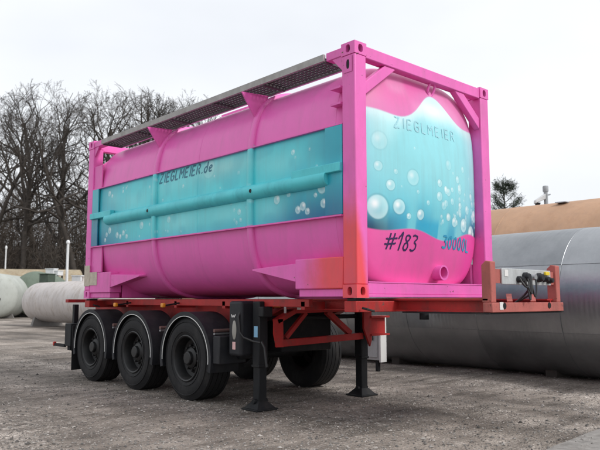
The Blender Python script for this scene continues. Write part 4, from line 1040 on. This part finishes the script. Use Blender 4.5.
# ------------------------------------------------------------------ bare trees
def tubes_np(segs, n=3):
    """segs: list of (points array k,3 ; radii k)"""
    V, F, o = [], [], 0
    ca = np.cos(2*np.pi*np.arange(n)/n); sa = np.sin(2*np.pi*np.arange(n)/n)
    for P, r in segs:
        k = len(P); d = np.gradient(P, axis=0); d /= np.linalg.norm(d, axis=1)[:,None]+1e-9
        ref = np.array([1.,0,0]) if abs(d[0,0]) < .8 else np.array([0,1.,0])
        a = np.cross(d, ref); a /= np.linalg.norm(a, axis=1)[:,None]+1e-9; b = np.cross(d, a)
        V.append((P[:,None,:]+r[:,None,None]*(a[:,None,:]*ca[None,:,None]+b[:,None,:]*sa[None,:,None])).reshape(-1,3))
        i = (np.arange(k-1)[:,None]*n+np.arange(n)[None]).ravel(); j = (np.arange(k-1)[:,None]*n+((np.arange(n)+1)%n)[None]).ravel()
        F.append(np.stack([i,j,j+n,i+n],1)+o); o += k*n
    return np.vstack(V), np.vstack(F)
def grow_tree(seed, H, spread=1.0, fork=.38, levels=5, nb=(6,5,5,4,3), lean=(0,0)):
    r_ = np.random.default_rng(seed); trunk, limbs = [], []
    def wander(p, d, L, k, wig, upw):
        pts = [p]; d = d/np.linalg.norm(d)
        for _ in range(k):
            d = d + r_.normal(0, wig, 3) + np.array([0,0,upw]); d /= np.linalg.norm(d); pts.append(pts[-1]+d*L/k)
        return np.array(pts)
    def branch(p, d, L, r, lev):
        k = (9,8,6,5,4,2)[min(lev,5)]
        P = wander(p, d, L, k, (.08,.21,.24,.22,.20,.16)[min(lev,5)], (.03,.04,.04,.03,.02,.02)[min(lev,5)])
        t = np.linspace(0,1,k+1); rad_ = np.maximum(r*(1-.66*t**1.1), .013)
        if lev == 1:     # limbs end inside the crown
            e_ = (np.hypot(P[:,0], P[:,1])/(.34*H))**2+((P[:,2]-.58*H)/(.38*H))**2
            bad = np.nonzero((e_ > 1.0) & (P[:,2] > .5*H))[0]
            if len(bad):
                k = max(2, int(bad[0])); P = P[:k+1]; t = np.linspace(0,1,k+1); rad_ = np.maximum(r*(1-.80*t), .013)
        c = P[-1]; env = (np.hypot(c[0], c[1])/(.36*H))**2+((c[2]-.60*H)/(.41*H))**2
        if lev > 1 and (env > 1.0 or c[2] > H): return
        (trunk if lev <= 2 else limbs).append((P, rad_))
        if lev >= levels: return
        n = nb[lev]
        for c in range(n):
            s = (fork+(1-fork)*(c+r_.random())/n) if lev == 0 else (.22+.78*(c+r_.random())/n)
            s = min(s, .99); i = min(int(s*k), k-1); f = s*k-i; q = P[i]*(1-f)+P[i+1]*f
            tang = P[i+1]-P[i]; tang /= np.linalg.norm(tang)
            az = r_.uniform(0, 2*np.pi); perp = np.cross(tang, [math.cos(az), math.sin(az), .2]); perp /= np.linalg.norm(perp)+1e-9
            ang = r_.uniform(.4,.95)*spread if lev else r_.uniform(.45,.95)*spread
            if s > .9: ang *= .5
            nd = tang*math.cos(ang)+perp*math.sin(ang)
            Lc = L*r_.uniform(.40,.64)*(1.3-.6*s if lev == 0 else 1.0 if lev < 3 else .85)
            branch(q, nd, Lc, np.interp(s, t, rad_)*r_.uniform(.56,.76), lev+1)
    branch(np.zeros(3), np.array([lean[0], lean[1], 1.0]), H*.80, H*.0155, 0)
    return trunk, limbs
def make_tree(seed, H, label, name='bare_tree', **kw):
    t = local_thing(name, label, 'tree', (0,0,0), 0, 'bare winter trees behind the yard' if name == 'bare_tree' else None)
    tr_, lm = grow_tree(seed, H, **kw)
    v, f = tubes_np(tr_, 6); np_mesh('trunk', v, f, m='bark', parent=t)
    v, f = tubes_np(lm, 3); np_mesh('crown', v, f, m='twig', parent=t)
    return t
protos = [make_tree(3, 26, '', spread=.95, nb=(8,6,4,4,4)), make_tree(8, 26, '', spread=.85, fork=.34, nb=(8,6,4,4,4)), make_tree(21, 26, '', spread=1.0, fork=.42, nb=(8,6,4,4,4)), make_tree(34, 26, '', spread=.9, fork=.36, nb=(8,6,4,4,4), lean=(.06,.03))]
# (pixel column, depth, height factor, prototype, turn)
SP = [(-28,80,.98,0,.3),(2,84,1.0,1,1.9),(25,78,1.0,2,.8),(63,82,1.05,3,2.6),(83,77,1.0,0,4.0),(104,80,1.05,2,3.3),(130,84,1.04,1,.4),(156,86,1.02,3,5.2),(181,82,1.0,0,1.2),(204,90,.98,1,2.8),
      (45,100,1.0,1,5.0),(92,100,1.0,0,2.1),(143,104,.97,3,3.9),(-10,104,.95,2,2.5)]
LBL = ['bare tree at the far left edge, half out of frame','tall bare tree just right of the thin lamp post','bare tree with wide crown at left before the gap','tall straight bare tree above the thick lamp post','bare tree rising next to the pink rear post',
       'tallest bare tree just right of the pink rear post','bare tree second to the right of the rear post, over the walkway end','bare tree over the walkway between rear end and first bracket','bare tree over the first walkway bracket','small bare crown farthest right over the walkway',
       'second row bare tree seen through the gap between crowns','second row bare tree hidden low behind the rear post','second row bare tree left of the first bracket','second row bare tree at the left frame edge']
used = set()
for (px, D, hf, k, rz), lb in zip(SP, LBL):
    x, y = ground_at(px, D); z = 0 if D < 90 else 2.5
    H = D*.322*hf
    s = H/26.0
    if k not in used:
        used.add(k); o = protos[k]; o.location = (x,y,z); o.rotation_euler = (0,0,rz); o.scale = (s,s,s); o['label'] = lb
    else: copy_thing(protos[k], (x,y,z), rz, (s,s,s), lb)

# undergrowth of the wood: one mass of saplings and brush
def thicket(n):
    r_ = np.random.default_rng(5); segs = []
    for _ in range(n):
        px = r_.uniform(-70, 300); D = r_.uniform(78, 118); x, y = ground_at(px, D)
        zb = max(0, (D-88)*.32) if D > 88 else 0
        z = zb + (r_.random()**1.7)*14*(.75+.25*math.sin(px*.11))
        L = r_.uniform(1.2, 4.5); d = np.array([r_.normal(0,.55), r_.normal(0,.55), r_.uniform(.2,1.2)]); d /= np.linalg.norm(d)
        p = np.array([x,y,z]); P = [p]
        for _k in range(3): d = d+r_.normal(0,.22,3); d /= np.linalg.norm(d); P.append(P[-1]+d*L/3)
        r0 = r_.uniform(.018,.05); segs.append((np.array(P), np.array([r0,r0*.8,r0*.6,r0*.3])))
    for _ in range(260):
        px = r_.uniform(-70, 300); D = r_.uniform(80, 116); x, y = ground_at(px, D); zb = max(0,(D-88)*.32)
        H = r_.uniform(7,17); P = [np.array([x,y,zb-.3])]; d = np.array([0,0,1.])
        for _k in range(6): d = d+r_.normal(0,.06,3); d /= np.linalg.norm(d); P.append(P[-1]+d*H/6)
        r0 = r_.uniform(.06,.17); segs.append((np.array(P), r0*np.linspace(1,.25,7)))
    v, f = tubes_np(segs, 3); o = np_mesh('woodland_thicket', v, f, m='thicket'); o['kind'] = 'stuff'; o['label'] = 'dense brown winter undergrowth filling the wood behind the yard'
thicket(26000)
# pale young tree before the wood
sap = make_tree(55, 9, 'young pale twiggy tree standing before the dark wood', name='young_tree', spread=.75, fork=.2, levels=4, nb=(7,5,4,4)); x, y = ground_at(37, 66); sap.location = (x,y,0)

# pine and small bare tree on the right
def pine(px, D, H):
    x, y = ground_at(px, D); t = local_thing('pine_tree', 'dark green pine beside the pink frame above the tan tank', 'tree', (x,y,0))
    r_ = np.random.default_rng(2); segs = [(np.stack([.15*np.sin(np.linspace(0,3,9)), .1*np.cos(np.linspace(0,2,9)), np.linspace(0,H*.97,9)],1), np.linspace(.16,.03,9))]; tips = []
    for k in range(70):
        z = H*(.42+.56*r_.random()); a = r_.uniform(0,2*math.pi); L = (H-z)*.5*r_.uniform(.5,1.15)+.6
        d = np.array([math.cos(a), math.sin(a), r_.uniform(.25,.8)]); P = [np.array([.1,0,z])]
        for _ in range(4): d = d+r_.normal(0,.15,3)+[0,0,.08]; P.append(P[-1]+d/np.linalg.norm(d)*L/4)
        segs.append((np.array(P), np.linspace(.035,.01,5))); tips += [(P[i], d) for i in (2,3,4)] + [((P[3]+P[4])/2, d)]
    v, f = tubes_np(segs, 5); np_mesh('trunk', v, f, m='bark', parent=t)
    V, F = [], []
    for c, d in tips:
        for _ in range(24):
            o_ = c+r_.normal(0,.13,3); dd = d*.8+r_.normal(0,.8,3); dd /= np.linalg.norm(dd); sd = np.cross(dd, r_.normal(0,1,3)); sd /= np.linalg.norm(sd)
            l = r_.uniform(.14,.32); b0 = len(V); V += [o_-sd*.02, o_+sd*.02, o_+dd*l]; F.append((b0,b0+1,b0+2))
    np_mesh('crown', np.array(V), tris=np.array(F), m='pine_needles', parent=t, smooth=False)
pine(507, 50, 10.0)
sb_ = make_tree(77, 9.6, 'small leafless tree right of the dark pine', name='small_bare_tree', spread=.9, fork=.35, levels=4, nb=(8,5,4,4)); x, y = ground_at(522, 52); sb_.location = (x,y,0)
